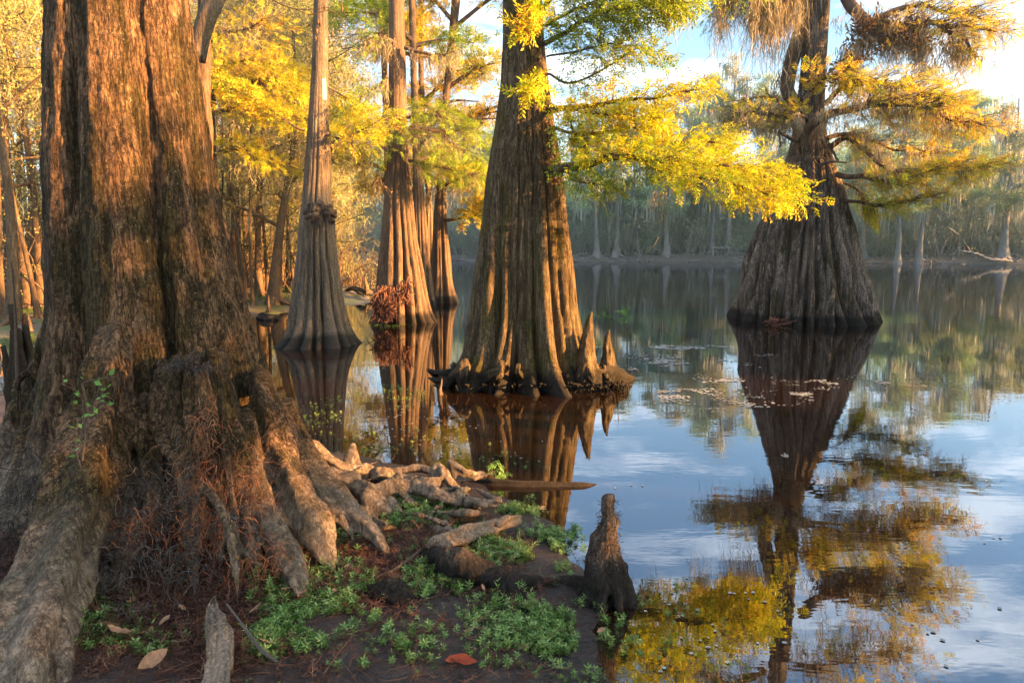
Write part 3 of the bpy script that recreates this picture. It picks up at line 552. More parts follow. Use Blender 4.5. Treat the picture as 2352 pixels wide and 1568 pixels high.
for q_i, r_ in enumerate(rootsA):
    if r_[0][3] > .03 and r_[0][2] < 3.6: r_ = [(r_[0][0], r_[0][1] - 40, r_[0][2] + .28, r_[0][3] * .6)] + r_
    r_ = [(x, y, Y + (.10 if k_ < 3 and r_[0][3] >= .02 else .0), r) for k_, (x, y, Y, r) in enumerate(r_)]
    q0 = pd(*r_); l1, l2 = np.array(q0[-1]), np.array(q0[-2]); e_ = l1[:3] + nrm(l1[:3] - l2[:3]) * .1; e_[2] = min(e_[2], gz1(e_[0], e_[1]) - .03)
    if r_[0][3] > .016: q0.append((*e_, l1[3] * .35))
    rtube(mb, q0, 44, 26, seed=q_i, fl=.28, kn=.2)
surf = [
 [(690, 1030, .3, .04), (740, 1050, .22, .04), (800, 1080, .14, .03), (850, 1078, .09, .025), (880, 1085, .03, .02)],
 [(740, 1090, .25, .045), (800, 1115, .19, .05), (850, 1145, .17, .05), (890, 1165, .13, .045), (905, 1180, .06, .02)],
 [(780, 1170, .12, .03), (840, 1190, .1, .03), (880, 1200, .04, .02)],
 [(850, 1130, .15, .03), (900, 1115, .17, .03), (960, 1125, .15, .03), (1010, 1140, .14, .026), (1060, 1155, .1, .02), (1100, 1165, .04, .015)],
 [(870, 1140, .13, .025), (910, 1130, .14, .02), (950, 1160, .09, .018), (975, 1178, .04, .01)],
 [(880, 1115, .12, .025), (925, 1100, .14, .025), (980, 1105, .15, .025), (1010, 1110, .13, .02)],
 [(1005, 1120, .08, .03), (995, 1085, .17, .026), (1008, 1070, .2, .024), (1025, 1095, .16, .022), (1050, 1125, .08, .018), (1075, 1140, .03, .012)],
 [(850, 1105, .06, .025), (865, 1088, .14, .03), (890, 1085, .15, .025), (905, 1100, .1, .02), (930, 1110, .04, .015)],
 [(900, 1085, .1, .02), (960, 1075, .12, .02), (1000, 1085, .1, .018)],
 [(1035, 1095, .06, .03), (1030, 1060, .17, .016), (1040, 1065, .15, .018), (1070, 1085, .08, .02), (1115, 1092, .02, .014)],
 [(795, 1085, .1, .03), (808, 1050, .19, .03), (812, 1022, .25, .02), (815, 1060, .15, .03), (830, 1080, .08, .03)],
 [(870, 1190, .06, .02), (930, 1180, .05, .018), (975, 1182, .03, .012)],
]
for q_i, r_ in enumerate(surf): rtube(mb, [(*G(x, y, z), r * 1.15) for x, y, z, r in r_], 34, 20, seed=50 + q_i, fl=.35, kn=.45)
rs = np.random.RandomState(66)
for k in range(34):
    x, y = rs.uniform(760, 1110), rs.uniform(1085, 1215); a_ = rs.uniform(-.5, .6); l_ = rs.uniform(30, 90); rr_ = rs.uniform(.008, .018)
    rtube(mb, [(*G(x, y, rs.uniform(.06, .12)), rr_), (*G(x + l_ * .5, y + l_ * .5 * a_ + rs.normal(0, 6), rs.uniform(.1, .16)), rr_ * 1.1), (*G(x + l_, y + l_ * a_, rs.uniform(.02, .08)), rr_ * .5)], 16, 10, seed=90 + k, fl=.2, kn=.3)
tmp = bpy.data.objects.new('tmp', mb.mesh('tmp')); C.objects.link(tmp)
md = tmp.modifiers.new('r', 'REMESH'); md.mode = 'VOXEL'; md.voxel_size = .0092; md.use_smooth_shade = True
s_ = tmp.modifiers.new('s', 'SMOOTH'); s_.factor = .5; s_.iterations = 4
bpy.context.view_layer.update()
ev = tmp.evaluated_get(bpy.context.evaluated_depsgraph_get()); me = bpy.data.meshes.new_from_object(ev)
n_ = len(me.vertices); co_ = np.zeros(n_ * 3, np.float32); me.vertices.foreach_get('co', co_); co_ = co_.reshape(-1, 3).astype(float)
no_ = np.zeros(n_ * 3, np.float32); me.vertices.foreach_get('normal', no_); no_ = no_.reshape(-1, 3)
fur = vn(co_ * [34, 34, 2.2] + .2 * fbm(co_ * 4, 2, 4)[:, None], 3); fur = np.where(fur < 0, fur, fur * .3)
fine = fbm(co_ * [40, 40, 12], 3, 8); big = fbm(co_ * [5, 5, 1.4], 3, 2)
fade = np.clip((co_[:, 2] - .35) / .7, .22, 1)
dsp = fur * .014 * fade + fine * .013 * (.35 + .65 * fade) + big * .022
co_ = co_ + no_ * dsp[:, None] - rootloc(treeA)
me.vertices.foreach_set('co', co_.astype(np.float32).ravel()); me.update()
bpy.data.objects.remove(tmp)
o = bpy.data.objects.new('trunk', me); me.materials.clear(); me.materials.append(BK_A); o.parent = treeA; C.objects.link(o)
# loose flakes of bark and the pale bare strip where bark has fallen
rs = np.random.RandomState(12); mb = MB()
def onA(x, y, Y0=3.0, off=0.0):       # front surface of the trunk along a sight line, found on its profile
    for Y in np.arange(2.3, 3.7, .02):
        p = P(x, y, Y); i = int(np.clip(np.searchsorted(TA['zs'], p[2]), 0, len(TA['zs']) - 1))
        if math.hypot(p[0] - TA['cx'][i], p[1] - 3.75) < TA['R'][i] * .99 + off: return p
    return P(x, y, Y0)
# rootlets: grey fuzz hanging among the feet and reddish rootlets in the rotten hollow, coloured as sunlit
def fuzz(mb, c, n, sx_, sy_, sz_, ln, r0, rs, down=.5):
    a = np.asarray(c) + rs.normal(0, 1, (n, 3)) * [sx_, sy_, sz_]; d = nrm(rs.normal(0, 1, (n, 3)) + [0, -.3, -down]); l = rs.uniform(.3, 1, n) * ln
    K = 6; t = np.linspace(0, 1, K)[None, :, None]; Pn = a[:, None, :] + d[:, None, :] * l[:, None, None] * t
    Pn = Pn + .35 * l[:, None, None] * (np.cumsum(rs.normal(0, 1, (n, K, 3)), 1) * .25) + np.array([0, 0, -1]) * down * .6 * l[:, None, None] * t ** 2
    addtubes(mb, Pn, r0 * (1 - .7 * t[:, :, 0]) * rs.uniform(.5, 1.2, (n, 1)), 3)
m1, m2 = MB(), MB()
for (x, y, Y, n, sx_, sz_, ln) in ((470, 960, 2.74, 60, .03, .04, .07), (490, 1050, 2.78, 90, .04, .08, .10), (520, 1130, 2.8, 120, .08, .08, .11), (560, 1120, 2.82, 70, .05, .09, .12), (440, 1180, 2.68, 60, .06, .06, .1),
                                  (500, 1230, 2.66, 130, .12, .04, .1), (330, 1210, 2.62, 70, .08, .05, .12), (600, 1290, 2.6, 90, .1, .03, .1)):
    fuzz(m1, P(x, y, Y), n, sx_, .04, sz_, ln, .0022, rs, .7)
for (x, y, Y, n, sx_, sz_, ln) in ((290, 1130, 2.72, 120, .08, .07, .12), (380, 1180, 2.66, 200, .12, .08, .11), (260, 1260, 2.55, 140, .1, .06, .11), (430, 1120, 2.68, 120, .05, .08, .08), (350, 1300, 2.5, 200, .14, .05, .1), (430, 1300, 2.55, 160, .08, .08, .08),
                                  (60, 1120, 3.05, 220, .1, .12, .13), (40, 1230, 2.85, 200, .1, .08, .12), (110, 1090, 3.0, 120, .05, .08, .08), (300, 1400, 2.38, 120, .14, .03, .1), (415, 832, 2.78, 150, .03, .012, .04), (470, 842, 2.77, 150, .03, .012, .04), (520, 1180, 2.6, 60, .04, .04, .08)):
    fuzz(m2, P(x, y, Y), n, sx_, .05, sz_, ln, .0024, rs, .4)
part('red_rootlet', m1, REDROOT_SUN, treeA); part('grey_rootlet', m2, GREYROOT, treeA)

# leaning stem behind the giant
t = empty('leaning_tree', P(470, 560, 9.5) * [1, 1, 0], 'smooth pale leaning tree forking out from behind the giant furrowed trunk', 'tree'); mb = MB()
tube(mb, [(*P(474, 700, 9.5), .10), (*P(470, 300, 9.5), .09), (*P(467, 100, 9.5), .085), (*P(470, -300, 9.5), .07)], 20, 10, wob=.03)
part('trunk', mb, BK_F, t); mb = MB(); tube(mb, [(*P(452, 140, 8.8), .10), (*P(468, 60, 8.8), .11), (*P(498, -10, 8.8), .11), (*P(540, -110, 8.8), .09)], 14, 12); part('limb', mb, BK_B, t)

# driftwood, logs, the foreground knee on its root
mb = MB(); base = G(1395, 1365, .02)
tube(mb, [(*G(955, 1290, .04), .03), (*G(1000, 1268, .15), .045), (*G(1050, 1288, .16), .06), (*G(1110, 1322, .10), .055), (*G(1180, 1345, .075), .045), (*G(1250, 1340, .05), .032), (*G(1320, 1335, .04), .03), (*G(1400, 1345, .05), .04)], 60, 18, wob=.035, seed=2)
tube(mb, [(*G(1170, 1345, .09), .05), (*G(1200, 1375, .06), .03), (*G(1230, 1400, .0), .02)], 16, 12, wob=.015)
for a_ in range(9):
    an = R(a_ * 40 + 10); e = base + np.array([math.cos(an) * .13, math.sin(an) * .13, -.04]); tube(mb, [(*(base + [0, 0, .25]), .03), (*(base + [math.cos(an) * .045, math.sin(an) * .045, .14]), .03), (*(base + [math.cos(an) * .085, math.sin(an) * .085, .04]), .026), (*e, .014)], 12, 8)
rtube(mb, [(*(base + [0, 0, -.03]), .085), (*(base + [-.012, 0, .1]), .068), (*(base + [-.02, 0, .2]), .052), (*(base + [-.008, 0, .29]), .036), (*(base + [.004, 0, .34]), .031), (*(base + [.0, 0, .40]), .031), (*(base + [.004, 0, .435]), .026), (*(base + [.006, 0, .45]), .010)], 60, 30, seed=7, fl=.22, kn=.35)
rtube(mb, [(*(base + [-.055, -.01, .0]), .05), (*(base + [-.05, -.02, .12]), .036), (*(base + [-.034, -.02, .24]), .022), (*(base + [-.02, -.015, .30]), .008)], 30, 20, seed=8, fl=.2, kn=.4)
rtube(mb, [(*(base + [.07, .0, -.02]), .045), (*(base + [.045, -.02, .10]), .03), (*(base + [.022, -.02, .22]), .018), (*(base + [.01, -.015, .28]), .006)], 30, 20, seed=9, fl=.2, kn=.4)
tmp = bpy.data.objects.new('tmp', mb.mesh('tmp')); C.objects.link(tmp); md = tmp.modifiers.new('r', 'REMESH'); md.mode = 'VOXEL'; md.voxel_size = .005; md.use_smooth_shade = True
s_ = tmp.modifiers.new('s', 'SMOOTH'); s_.iterations = 3; bpy.context.view_layer.update()
me = bpy.data.meshes.new_from_object(tmp.evaluated_get(bpy.context.evaluated_depsgraph_get())); n_ = len(me.vertices)
c1 = np.zeros(n_ * 3, np.float32); me.vertices.foreach_get('co', c1); c1 = c1.reshape(-1, 3).astype(float); no_ = np.zeros(n_ * 3, np.float32); me.vertices.foreach_get('normal', no_); no_ = no_.reshape(-1, 3)
c1 = c1 + no_ * (fbm(c1 * [45, 45, 14], 3, 4) * .014 + fbm(c1 * 14, 2, 6) * .018)[:, None] - base; me.vertices.foreach_set('co', c1.astype(np.float32).ravel()); me.update(); bpy.data.objects.remove(tmp)
kneeF = empty('cypress_knee', base, 'tall dark knee on a wavy buried root at the water edge of the muddy bank', 'cypress knee', 'cypress knees')
o = bpy.data.objects.new('woody_body', me); me.materials.clear(); me.materials.append(BK_KNEE); o.parent = kneeF; C.objects.link(o)
mb = MB(); n = 200; zz_ = rs.uniform(.1, .43, n); an = rs.uniform(0, 6.28, n); rr = np.interp(zz_, [0, .2, .32, .43], [.085, .055, .04, .03])
a = base + np.stack([np.cos(an) * rr, np.sin(an) * rr, zz_], 1); d = nrm(np.stack([np.cos(an), np.sin(an), rs.normal(0, .6, n)], 1)); l = rs.uniform(.006, .024, n)
addtubes(mb, a[:, None, :] + np.linspace(0, 1, 3)[None, :, None] * d[:, None, :] * l[:, None, None] + rs.normal(0, .003, (n, 3, 3)), np.full((n, 3), .0014), 3); part('rootlets', mb, GREYROOT, kneeF)

def drift(name, pts, label, cat, mat, k=14, n=30, wob=.01, seed=1, group=None, extra=()):
    m_ = MB(); q = [(*(G(x, y, z)), r) for x, y, z, r in pts]; rtube(m_, q, 60, 28, seed=seed, fl=.5 if 'slab' in name else .3, kn=.6 if 'slab' in name else .35)
    for e in extra: tube(m_, [(*(G(x, y, z)), r) for x, y, z, r in e], 14, 8, wob=wob, seed=seed)
    o = part(name, m_, mat, loc=q[0][:3]); return tag(o, label, cat, group)
drift('driftwood_log', [(985, 1262, .12, .03), (1010, 1250, .14, .034), (1080, 1222, .13, .036), (1140, 1205, .11, .03), (1185, 1192, .09, .03), (1195, 1190, .08, .012)], 'bare orange-lit driftwood log lying across the muddy bank above green herbs', 'log', WOOD, wob=.012, extra=[[(1140, 1205, .12, .02), (1165, 1190, .14, .02), (1172, 1186, .14, .008)]])
mb = MB(); rows = [(1372, 486, 492, .24), (1390, 478, 502, .235), (1412, 470, 520, .225), (1440, 474, 536, .21), (1475, 478, 540, .195), (1510, 474, 534, .18), (1550, 466, 526, .165), (1590, 458, 520, .15)]
rr_ = np.array([[np.interp(v, np.arange(8), [q[k] for q in rows]) for k in range(4)] for v in np.linspace(0, 7, 46)]); NU = 18; V = []
for m_, (y, xl, xr, z_) in enumerate(rr_):
    for q in range(NU):
        u = q / (NU - 1); p = G(xl + (xr - xl) * u, y, z_); jag = (.035 * vn([[u * 7, m_ * .05, 1.]], 4)[0]) if m_ == 0 else 0; g2 = vn([[u * 16, m_ * .12, 0]], 8)[0] * .006 + vn([[u * 5, m_ * .1, 3]], 9)[0] * .008 + vn([[u * 30, m_ * 1.1, 0]], 2)[0] * .003
        V.append(p + np.array([vn([[m_ * .4, u, 5]], 3)[0] * .006, jag, g2]))
Vt = np.array(V); Vb = Vt + np.array([-.012, .02, -.075]); nr = len(rr_); i_ = np.arange(nr - 1)[:, None] * NU + np.arange(NU - 1)[None, :]; q_ = np.stack([i_, i_ + NU, i_ + NU + 1, i_ + 1], -1).reshape(-1, 4)
mb.add(Vt, q_); mb.add(Vb, q_[:, ::-1]); n0 = nr * NU
ring = [k for k in range(NU)] + [r_ * NU + NU - 1 for r_ in range(1, nr)] + [(nr - 1) * NU + k for k in range(NU - 2, -1, -1)] + [r_ * NU for r_ in range(nr - 2, 0, -1)]; ring = np.array(ring); r2 = np.roll(ring, -1)
mb.F.append(np.stack([ring, r2, r2 + n0, ring + n0], -1))
tag(part('driftwood_slab', mb, WOOD, loc=G(500, 1450, .2)), 'flat pale weathered wood slab standing out of the mud beside green herbs', 'driftwood')
drift('sunken_log', [(1080, 1100, .0, .01), (1110, 1106, .01, .022), (1200, 1112, .008, .024), (1290, 1113, .006, .022), (1350, 1115, -.002, .02), (1378, 1116, -.02, .01)], 'dark half-sunken log pointing out from the bank across still water', 'log', BK_KNEE, wob=.01, seed=4)
drift('root_stub', [(845, 1385, .02, .03), (870, 1365, .09, .045), (905, 1362, .1, .05), (935, 1385, .06, .04), (950, 1410, .0, .03)], 'grey humped root stub in the mud among green herbs', 'root', BK_KNEE, wob=.015, seed=6)
drift('fallen_twig', [(780, 1352, .1, .004), (840, 1335, .1, .006), (900, 1310, .12, .006), (945, 1278, .14, .004), (965, 1262, .15, .002)], 'long thin twig lying over litter left of the wavy root', 'twig', BK_TW, k=6, wob=.008, group='fallen twigs')
drift('fallen_twig', [(995, 1245, .16, .006), (1030, 1262, .16, .008), (1060, 1275, .15, .008), (1075, 1295, .12, .003)], 'short crooked twig resting on the bare driftwood log', 'twig', BK_TW, k=6, wob=.006, group='fallen twigs')
drift('fallen_twig', [(520, 1385, .28, .003), (555, 1430, .22, .004), (600, 1490, .17, .005), (640, 1520, .16, .002)], 'pale lichen-covered twig slanting beside the flat wood slab', 'twig', GREYROOT, k=6, wob=.006, group='fallen twigs')
drift('floating_log', [(786, 646, .02, .05), (800, 645, .06, .12), (815, 647, .05, .13), (826, 651, .0, .05)], 'short pale log floating behind the slim cypress with the burl', 'log', WOOD, wob=.03, seed=3)
drift('driftwood_branch', [(794, 668, .05, .04), (812, 662, .22, .06), (830, 666, .28, .06), (846, 672, .2, .07), (858, 676, .1, .05)], 'arched grey driftwood branch on the small mud spit', 'driftwood', BK_B, wob=.04, extra=[[(815, 664, .2, .05), (825, 674, .1, .04), (835, 680, .05, .02)]])
drift('floating_stump', [(592, 727, .02, .03), (605, 728, .05, .07), (622, 730, .05, .07), (640, 733, .0, .03)], 'dark pointed stump piece floating near the giant trunk', 'driftwood', BK_B, wob=.02)
knee(841, 632, 672, .1, 8, 71, 'slender knee standing on the small mud spit', BK_ROOT)
knee(616, 678, 712, .1, 6, 72, 'knee on the green creek shore just right of the giant trunk', BK_KNEE)
knee(1012, 868, 906, .0, 7, 73, 'stubby knee in the water below the left root of the mossy cypress', BK_ROOT)
i_ = 0
for x, y0, y1, w_, lb in ((68, 720, 752, 6, 'short brown knee in green plants left of the giant trunk'), (102, 700, 722, 5, 'small tan knee touching the left edge of the giant trunk'), (68, 658, 686, 4.5, 'upright reddish knee farther back on the green left bank'), (86, 664, 681, 3, 'smallest knee beside the upright reddish one'),
                          (58, 632, 650, 5, 'blocky brown knee in the golden-lit grass of the left bank'), (50, 668, 692, 4, 'thin knee left of the upright reddish one'), (10, 790, 850, 16, 'broad pale-topped knee at the far left waterline'), (30, 735, 755, 4, 'low knee beside the bare sapling stem')):
    knee(x, y0, y1, .25, w_, 80 + i_, lb, BK_ROOT); i_ += 1
# young shoots and vine
t = empty('climbing_vine', P(192, 1310, 2.5), 'thin climbing vine with small green leaves on the giant trunk', 'vine'); mb = MB()
vp = [(192, 1320, 2.48), (193, 1240, 2.5), (192, 1150, 2.55), (188, 1080, 2.6), (197, 1000, 2.66), (203, 950, 2.72), (188, 880, 2.72)]
tube(mb, [(*P(*v), .004) for v in vp], 50, 5, wob=.006)
br = [[(197, 1000, 2.66), (190, 940, 2.68), (188, 908, 2.66), (165, 892, 2.64), (135, 878, 2.6)], [(203, 950, 2.7), (240, 932, 2.68), (262, 900, 2.66), (262, 860, 2.64)], [(203, 960, 2.7), (225, 930, 2.66), (240, 885, 2.64)], [(188, 1080, 2.58), (175, 1030, 2.6), (178, 960, 2.62)], [(195, 910, 2.68), (190, 880, 2.66), (232, 870, 2.62), (265, 865, 2.6)]]
ml = MB(); lp = []
for b_ in br:
    q = spl(np.array([(*P(*v), .0022) for v in b_]), 16); addtubes(mb, q[None, :, :3], q[None, :, 3], 4)
    lp += [q[i, :3] for i in range(4, 16, 2)]
part('stem', mb, BK_TW, t); lp = np.array(lp) + rs.normal(0, .012, (len(lp), 3))
LF = diamonds([((0, 0, 0), (1, 0, 0), .28, (0, .2, 1))]); stamp(ml, LF, lp, rs.normal(0, 1, (len(lp), 3)) * [1, .4, .4], rs.uniform(-1, 1, len(lp)) + 1.2, rs.uniform(.022, .04, len(lp))); part('foliage', ml, VINEL, t)
def sapling(base, pts, n, label, size=.05):
    t = empty('sapling', base, label, 'sapling'); m_ = MB(); ml = MB(); ps = []
    for q in pts:
        q = spl(np.array(q), 14); addtubes(m_, q[None, :, :3], q[None, :, 3], 4); ps += [q[i, :3] for i in range(8, 14)]
    part('stem', m_, BK_TW, t)
    if n:
        ps = np.array(ps); ps = ps[rs.randint(0, len(ps), n)] + rs.normal(0, .02, (n, 3)); stamp(ml, SPR2, ps, rs.normal(0, 1, (n, 3)) * [1, .5, .4], rs.uniform(0, 6, n), rs.uniform(.6, 1.2, n) * size); part('leaves', ml, VINEL, t)
g_ = G(1441, 812)
sapling(g_, [[(*g_, .006), (*P(1441, 760, g_[1]), .005), (*P(1425, 745, g_[1]), .004), (*P(1400, 730, g_[1]), .003), (*P(1370, 722, g_[1]), .002)], [(*P(1441, 770, g_[1]), .003), (*P(1441, 735, g_[1]), .002), (*P(1432, 715, g_[1]), .002)]], 26, 'spindly bright green sapling in the water right of the pointed knees', .1)
g_ = G(1137, 1105)
sapling(g_, [[(*g_, .006), (*(g_ + [0, 0, .05]), .005), (*(g_ + [.01, 0, .09]), .002)], [(*g_, .005), (*(g_ + [.03, 0, .05]), .003), (*(g_ + [.05, 0, .07]), .002)]], 22, 'little leafy green shoot growing from the half-sunken log', .06)
g_ = G(45, 900)
sapling(P(48, 890, 3.6), [[(*P(48, 1000, 3.6), .014), (*P(40, 850, 3.6), .012), (*P(36, 740, 3.62), .008), (*P(30, 640, 3.65), .004), (*P(25, 600, 3.65), .003)]], 0, 'bare upright sapling stem left of the giant trunk')
t = empty('charred_stump', P(50, 890, 4.6) * [1, 1, 0], 'black jagged stump behind the bare sapling left of the giant trunk', 'stump'); mb = MB()
for k in range(34):
    a = P(rs.uniform(30, 74), 900, 4.6 + rs.uniform(-.14, .14)); h_ = .95 - .25 * abs(a[0] - P(48, 900, 4.6)[0]) / .06 * .3 + rs.normal(0, .07)
    rtube(mb, [(*(a * [1, 1, 0] + [0, 0, -.1]), .04), (*(a * [1, 1, 0] + [rs.normal(0, .012), 0, .45]), .035), (*(a * [1, 1, 0] + [rs.normal(0, .02), 0, h_]), .012)], 14, 9, seed=k, fl=.3, kn=.5)
part('rotten_wood', mb, bark('bark_charred', (.010, .007, .004), (.03, .02, .012), (.07, .05, .03), None, 0, 3, .01, zs=.5, crack=False), t)

# ---------------------------------------------------------------- ground cover: herbs, litter, floating plants
def herb():
    it = []; r = np.random.RandomState(4)
    for lv_, (h_, ln) in enumerate(((.25, .36), (.5, .42), (.75, .4), (1.0, .32))):
        for k in range(4 if lv_ > 1 else 3):
            a = k * 1.57 + lv_ * .8 + r.uniform(-.3, .3); d = np.array([math.cos(a), math.sin(a), r.uniform(.15, .7)])
            it.append(((0, 0, h_), np.array([0, 0, h_]) + d * ln, .062, (0, 0, 1)))
    it.append(((0, 0, 0), (0, 0, 1), .02, (1, 0, 0))); return diamonds(it)
HB = herb()
# herb template is upright: turn it so that its z axis becomes the stamp's x axis
HBX = (HB[0][:, [2, 0, 1]], HB[1])
def scatter(blobs, dens, rs, tmpl, size, mb, z0=None, tilt=.35, minz=-9, maxz=9, mask=None, up=1.0):
    for (x, y, rx, ry, d_) in blobs:
        c = G(x, y); a = (G(x + rx, y)[0] - c[0]); b_ = abs(G(x, y - ry)[1] - G(x, y + ry)[1]) / 2
        n = max(3, int(a * b_ * 3.14 * dens * d_)); an = rs.uniform(0, 6.28, n); rr = np.sqrt(rs.uniform(0, 1, n)) * (1 + .25 * rs.normal(0, 1, n))
        X = c[0] + np.cos(an) * rr * a; Y = c[1] + np.sin(an) * rr * b_; Z = gz(X, Y) if z0 is None else np.full(n, z0)
        keep = (Z > minz) & (Z < maxz) & (vn(np.stack([X * 7, Y * 7, X * 0], -1), 5) > rs.uniform(-.45, .2, n))
        dA = np.hypot(X - AB[0], Y - AB[1] + .0); keep &= (dA > .62) if mask is None else mask(X, Y)
        X, Y, Z = X[keep], Y[keep], np.maximum(Z[keep], 0) if z0 is None else Z[keep]; n = len(X)
        if not n: continue
        stamp(mb, tmpl, np.stack([X, Y, Z], -1), nrm(rs.normal(0, 1, (n, 3)) * tilt + [0, 0, up]), rs.uniform(0, 6.28, n), rs.uniform(.6, 1.3, n) * size)
rs = np.random.RandomState(21); mb = MB()
near_blobs = [(230, 1520, 120, 50, 1.), (190, 1460, 60, 30, .5), (330, 1545, 90, 30, .7), (600, 1460, 80, 90, 1.2), (720, 1440, 140, 110, 1.1), (640, 1540, 110, 50, 1.1), (760, 1380, 90, 40, .9), (860, 1470, 80, 60, .8), (860, 1250, 110, 30, .8), (960, 1210, 110, 35, 1.3), (1010, 1190, 80, 25, 1.2),
              (1000, 1385, 70, 28, 1.1), (940, 1350, 60, 25, .5), (1150, 1270, 110, 45, 1.3), (1230, 1285, 80, 35, 1.2), (1120, 1310, 80, 20, .9), (1200, 1440, 110, 50, .9), (1250, 1500, 110, 60, 1.1), (1150, 1530, 80, 40, .6), (960, 1530, 80, 40, .35), (1330, 1420, 80, 60, .9), (1350, 1520, 90, 50, .8),
              (1180, 1170, 70, 25, .9), (500, 1300, 40, 20, .5), (540, 1330, 40, 20, .4), (860, 1180, 60, 20, .4), (790, 1290, 60, 30, .5), (700, 1300, 60, 20, .3), (1010, 1290, 60, 20, .3), (1150, 890, 60, 8, 1.2), (1240, 895, 40, 6, .6), (1060, 1480, 60, 40, .12), (1280, 1230, 50, 30, .8), (1080, 1255, 60, 20, .8)]
HBX = (HBX[0] * [.62, 1, 1], HBX[1])
scatter(near_blobs, 2300, rs, HBX, .052, mb, minz=-.05)
scatter(near_blobs, 2300, rs, HBX, .034, mb, minz=-.05, tilt=.8)
HB2 = (HBX[0] * [1.7, .6, .6], HBX[1]); scatter(near_blobs, 160, rs, HB2, .07, mb, minz=-.05, tilt=.5)
tag(part('ground_herbs', mb, HERB, smooth=False), 'low green leafy herbs spreading over the mud', kind='stuff')
mb = MB()
scatter([(740, 950, 60, 40, .8), (800, 1000, 70, 40, .6), (860, 1030, 70, 25, .5), (910, 900, 60, 20, 1.1), (950, 920, 40, 20, 1.), (980, 990, 60, 40, .4), (700, 1000, 30, 30, .8), (1090, 1020, 60, 40, .25), (1190, 1060, 60, 30, .25), (1420, 1380, 50, 30, 1.2), (1500, 1390, 70, 25, .8), (1560, 1350, 60, 20, .5), (1450, 1480, 90, 60, 1.), (1560, 1510, 120, 50, .8), (1700, 1540, 120, 40, .5), (1590, 1430, 90, 40, .5), (1400, 1540, 80, 40, 1.2), (890, 745, 50, 8, 1.), (1830, 1500, 80, 30, .3)], 420, rs, HBX, .034, mb, z0=.003, tilt=.8)
tag(part('floating_plants', mb, HERB2, smooth=False), 'small leafy plants floating in the shallows', kind='stuff')
mb = MB()
scatter([(50, 740, 70, 60, 1.2), (40, 690, 70, 35, 1.), (30, 800, 60, 40, 1.3), (640, 690, 60, 18, 1.), (700, 680, 60, 14, .8), (60, 650, 60, 20, .6), (600, 650, 60, 20, .3)], 300, rs, HBX, .075, mb, minz=-.1, mask=lambda X, Y: X < 99)
tag(part('bank_plants', mb, GRASSY, smooth=False), 'short green plants on the low left bank', kind='stuff')
mb = MB(); DISC = (np.array([(math.cos(a), math.sin(a) * .8, 0) for a in np.arange(6) * 1.047])[:, [2, 0, 1]], np.array([np.arange(6)]))
def onwater(X, Y): return sdist(X, Y) < -.15
scatter([(1480, 870, 120, 40, .9), (1420, 800, 60, 25, 1.2), (1600, 840, 130, 30, .9), (1590, 800, 60, 12, .7), (1780, 880, 60, 8, 1.5), (1900, 895, 50, 5, 2.), (1700, 910, 60, 8, 1), (1750, 815, 50, 4, 1), (2020, 870, 100, 10, .4), (2090, 890, 80, 8, .6), (1500, 940, 120, 25, .5), (1850, 910, 90, 20, .5), (2200, 880, 150, 40, .25), (1640, 930, 110, 30, .5), (1800, 1045, 30, 6, 1.5), (1660, 680, 40, 2.5, 1.5), (1250, 630, 80, 1.5, .2), (850, 850, 40, 20, .3)], 420, rs, DISC, .0125, mb, z0=.004, tilt=.02, mask=lambda X, Y: onwater(X, Y) & (vn(np.stack([X * 2.2, Y * 1.3, X * 0], -1), 17) > .12))
scatter([(2280, 1430, 120, 40, 1), (2150, 1480, 100, 60, .8), (2000, 1530, 160, 40, 1.), (1700, 1380, 200, 80, 1.2), (1600, 1500, 180, 60, 2.), (2270, 1110, 20, 6, 3), (2240, 1250, 100, 60, .5), (1500, 1120, 100, 30, .5), (900, 980, 180, 60, 3), (1150, 1040, 150, 40, 1)], 60, rs, DISC, .009, mb, z0=.004, tilt=.05, mask=onwater)
scatter([(1470, 860, 90, 22, 1), (1590, 832, 100, 16, 1), (1420, 800, 50, 12, 1), (1660, 800, 60, 7, 1), (1560, 900, 90, 12, .7), (1960, 880, 120, 8, .5), (1700, 930, 80, 10, .6), (1520, 800, 80, 8, 1), (1640, 870, 60, 8, 1), (1500, 915, 70, 8, 1), (1870, 905, 60, 6, 1)], 1300, rs, DISC, .02, mb, z0=.005, tilt=.02, mask=lambda X, Y: onwater(X, Y) & (vn(np.stack([X * 3.1, Y * 2.0, X * 0], -1), 27) > .3))
tag(part('floating_debris', mb, SPECK, smooth=False), 'thin pale flecks and leaf scum drifting on the river', kind='stuff')
# fallen cypress needles and small litter
def needlet():
    it = [((0, 0, 0), (1, 0, .05), .03, (0, 0, 1))]; r = np.random.RandomState(2)
    for k in range(8):
        s = 1 if k % 2 else -1; b_ = np.array([.1 + k * .11, 0, .02]); it.append((b_, b_ + [.14, s * .17, r.uniform(-.03, .08)], .022, (0, 0, 1)))
    return diamonds(it)
ND = needlet(); mb = MB()
def litter(blobs, dens, size):
    for (x, y, rx, ry, d_) in blobs:
        c = G(x, y, .15); a = G(x + rx, y, .15)[0] - c[0]; b_ = abs(G(x, y - ry, .15)[1] - G(x, y + ry, .15)[1]) / 2; n = int(a * b_ * 3.14 * dens * d_)
        an = rs.uniform(0, 6.28, n); rr = np.sqrt(rs.uniform(0, 1.3, n)); X = c[0] + np.cos(an) * rr * a; Y = c[1] + np.sin(an) * rr * b_; Z = gz(X, Y); k = Z > .02
        X, Y, Z = X[k], Y[k], Z[k]; n = len(X)
        stamp(mb, ND, np.stack([X, Y, Z + rs.uniform(.0, .03, n)], -1), nrm(np.c_[rs.normal(0, 1, (n, 2)), rs.normal(0, .35, n)]), rs.normal(0, .7, n), rs.uniform(.5, 1.3, n) * size)
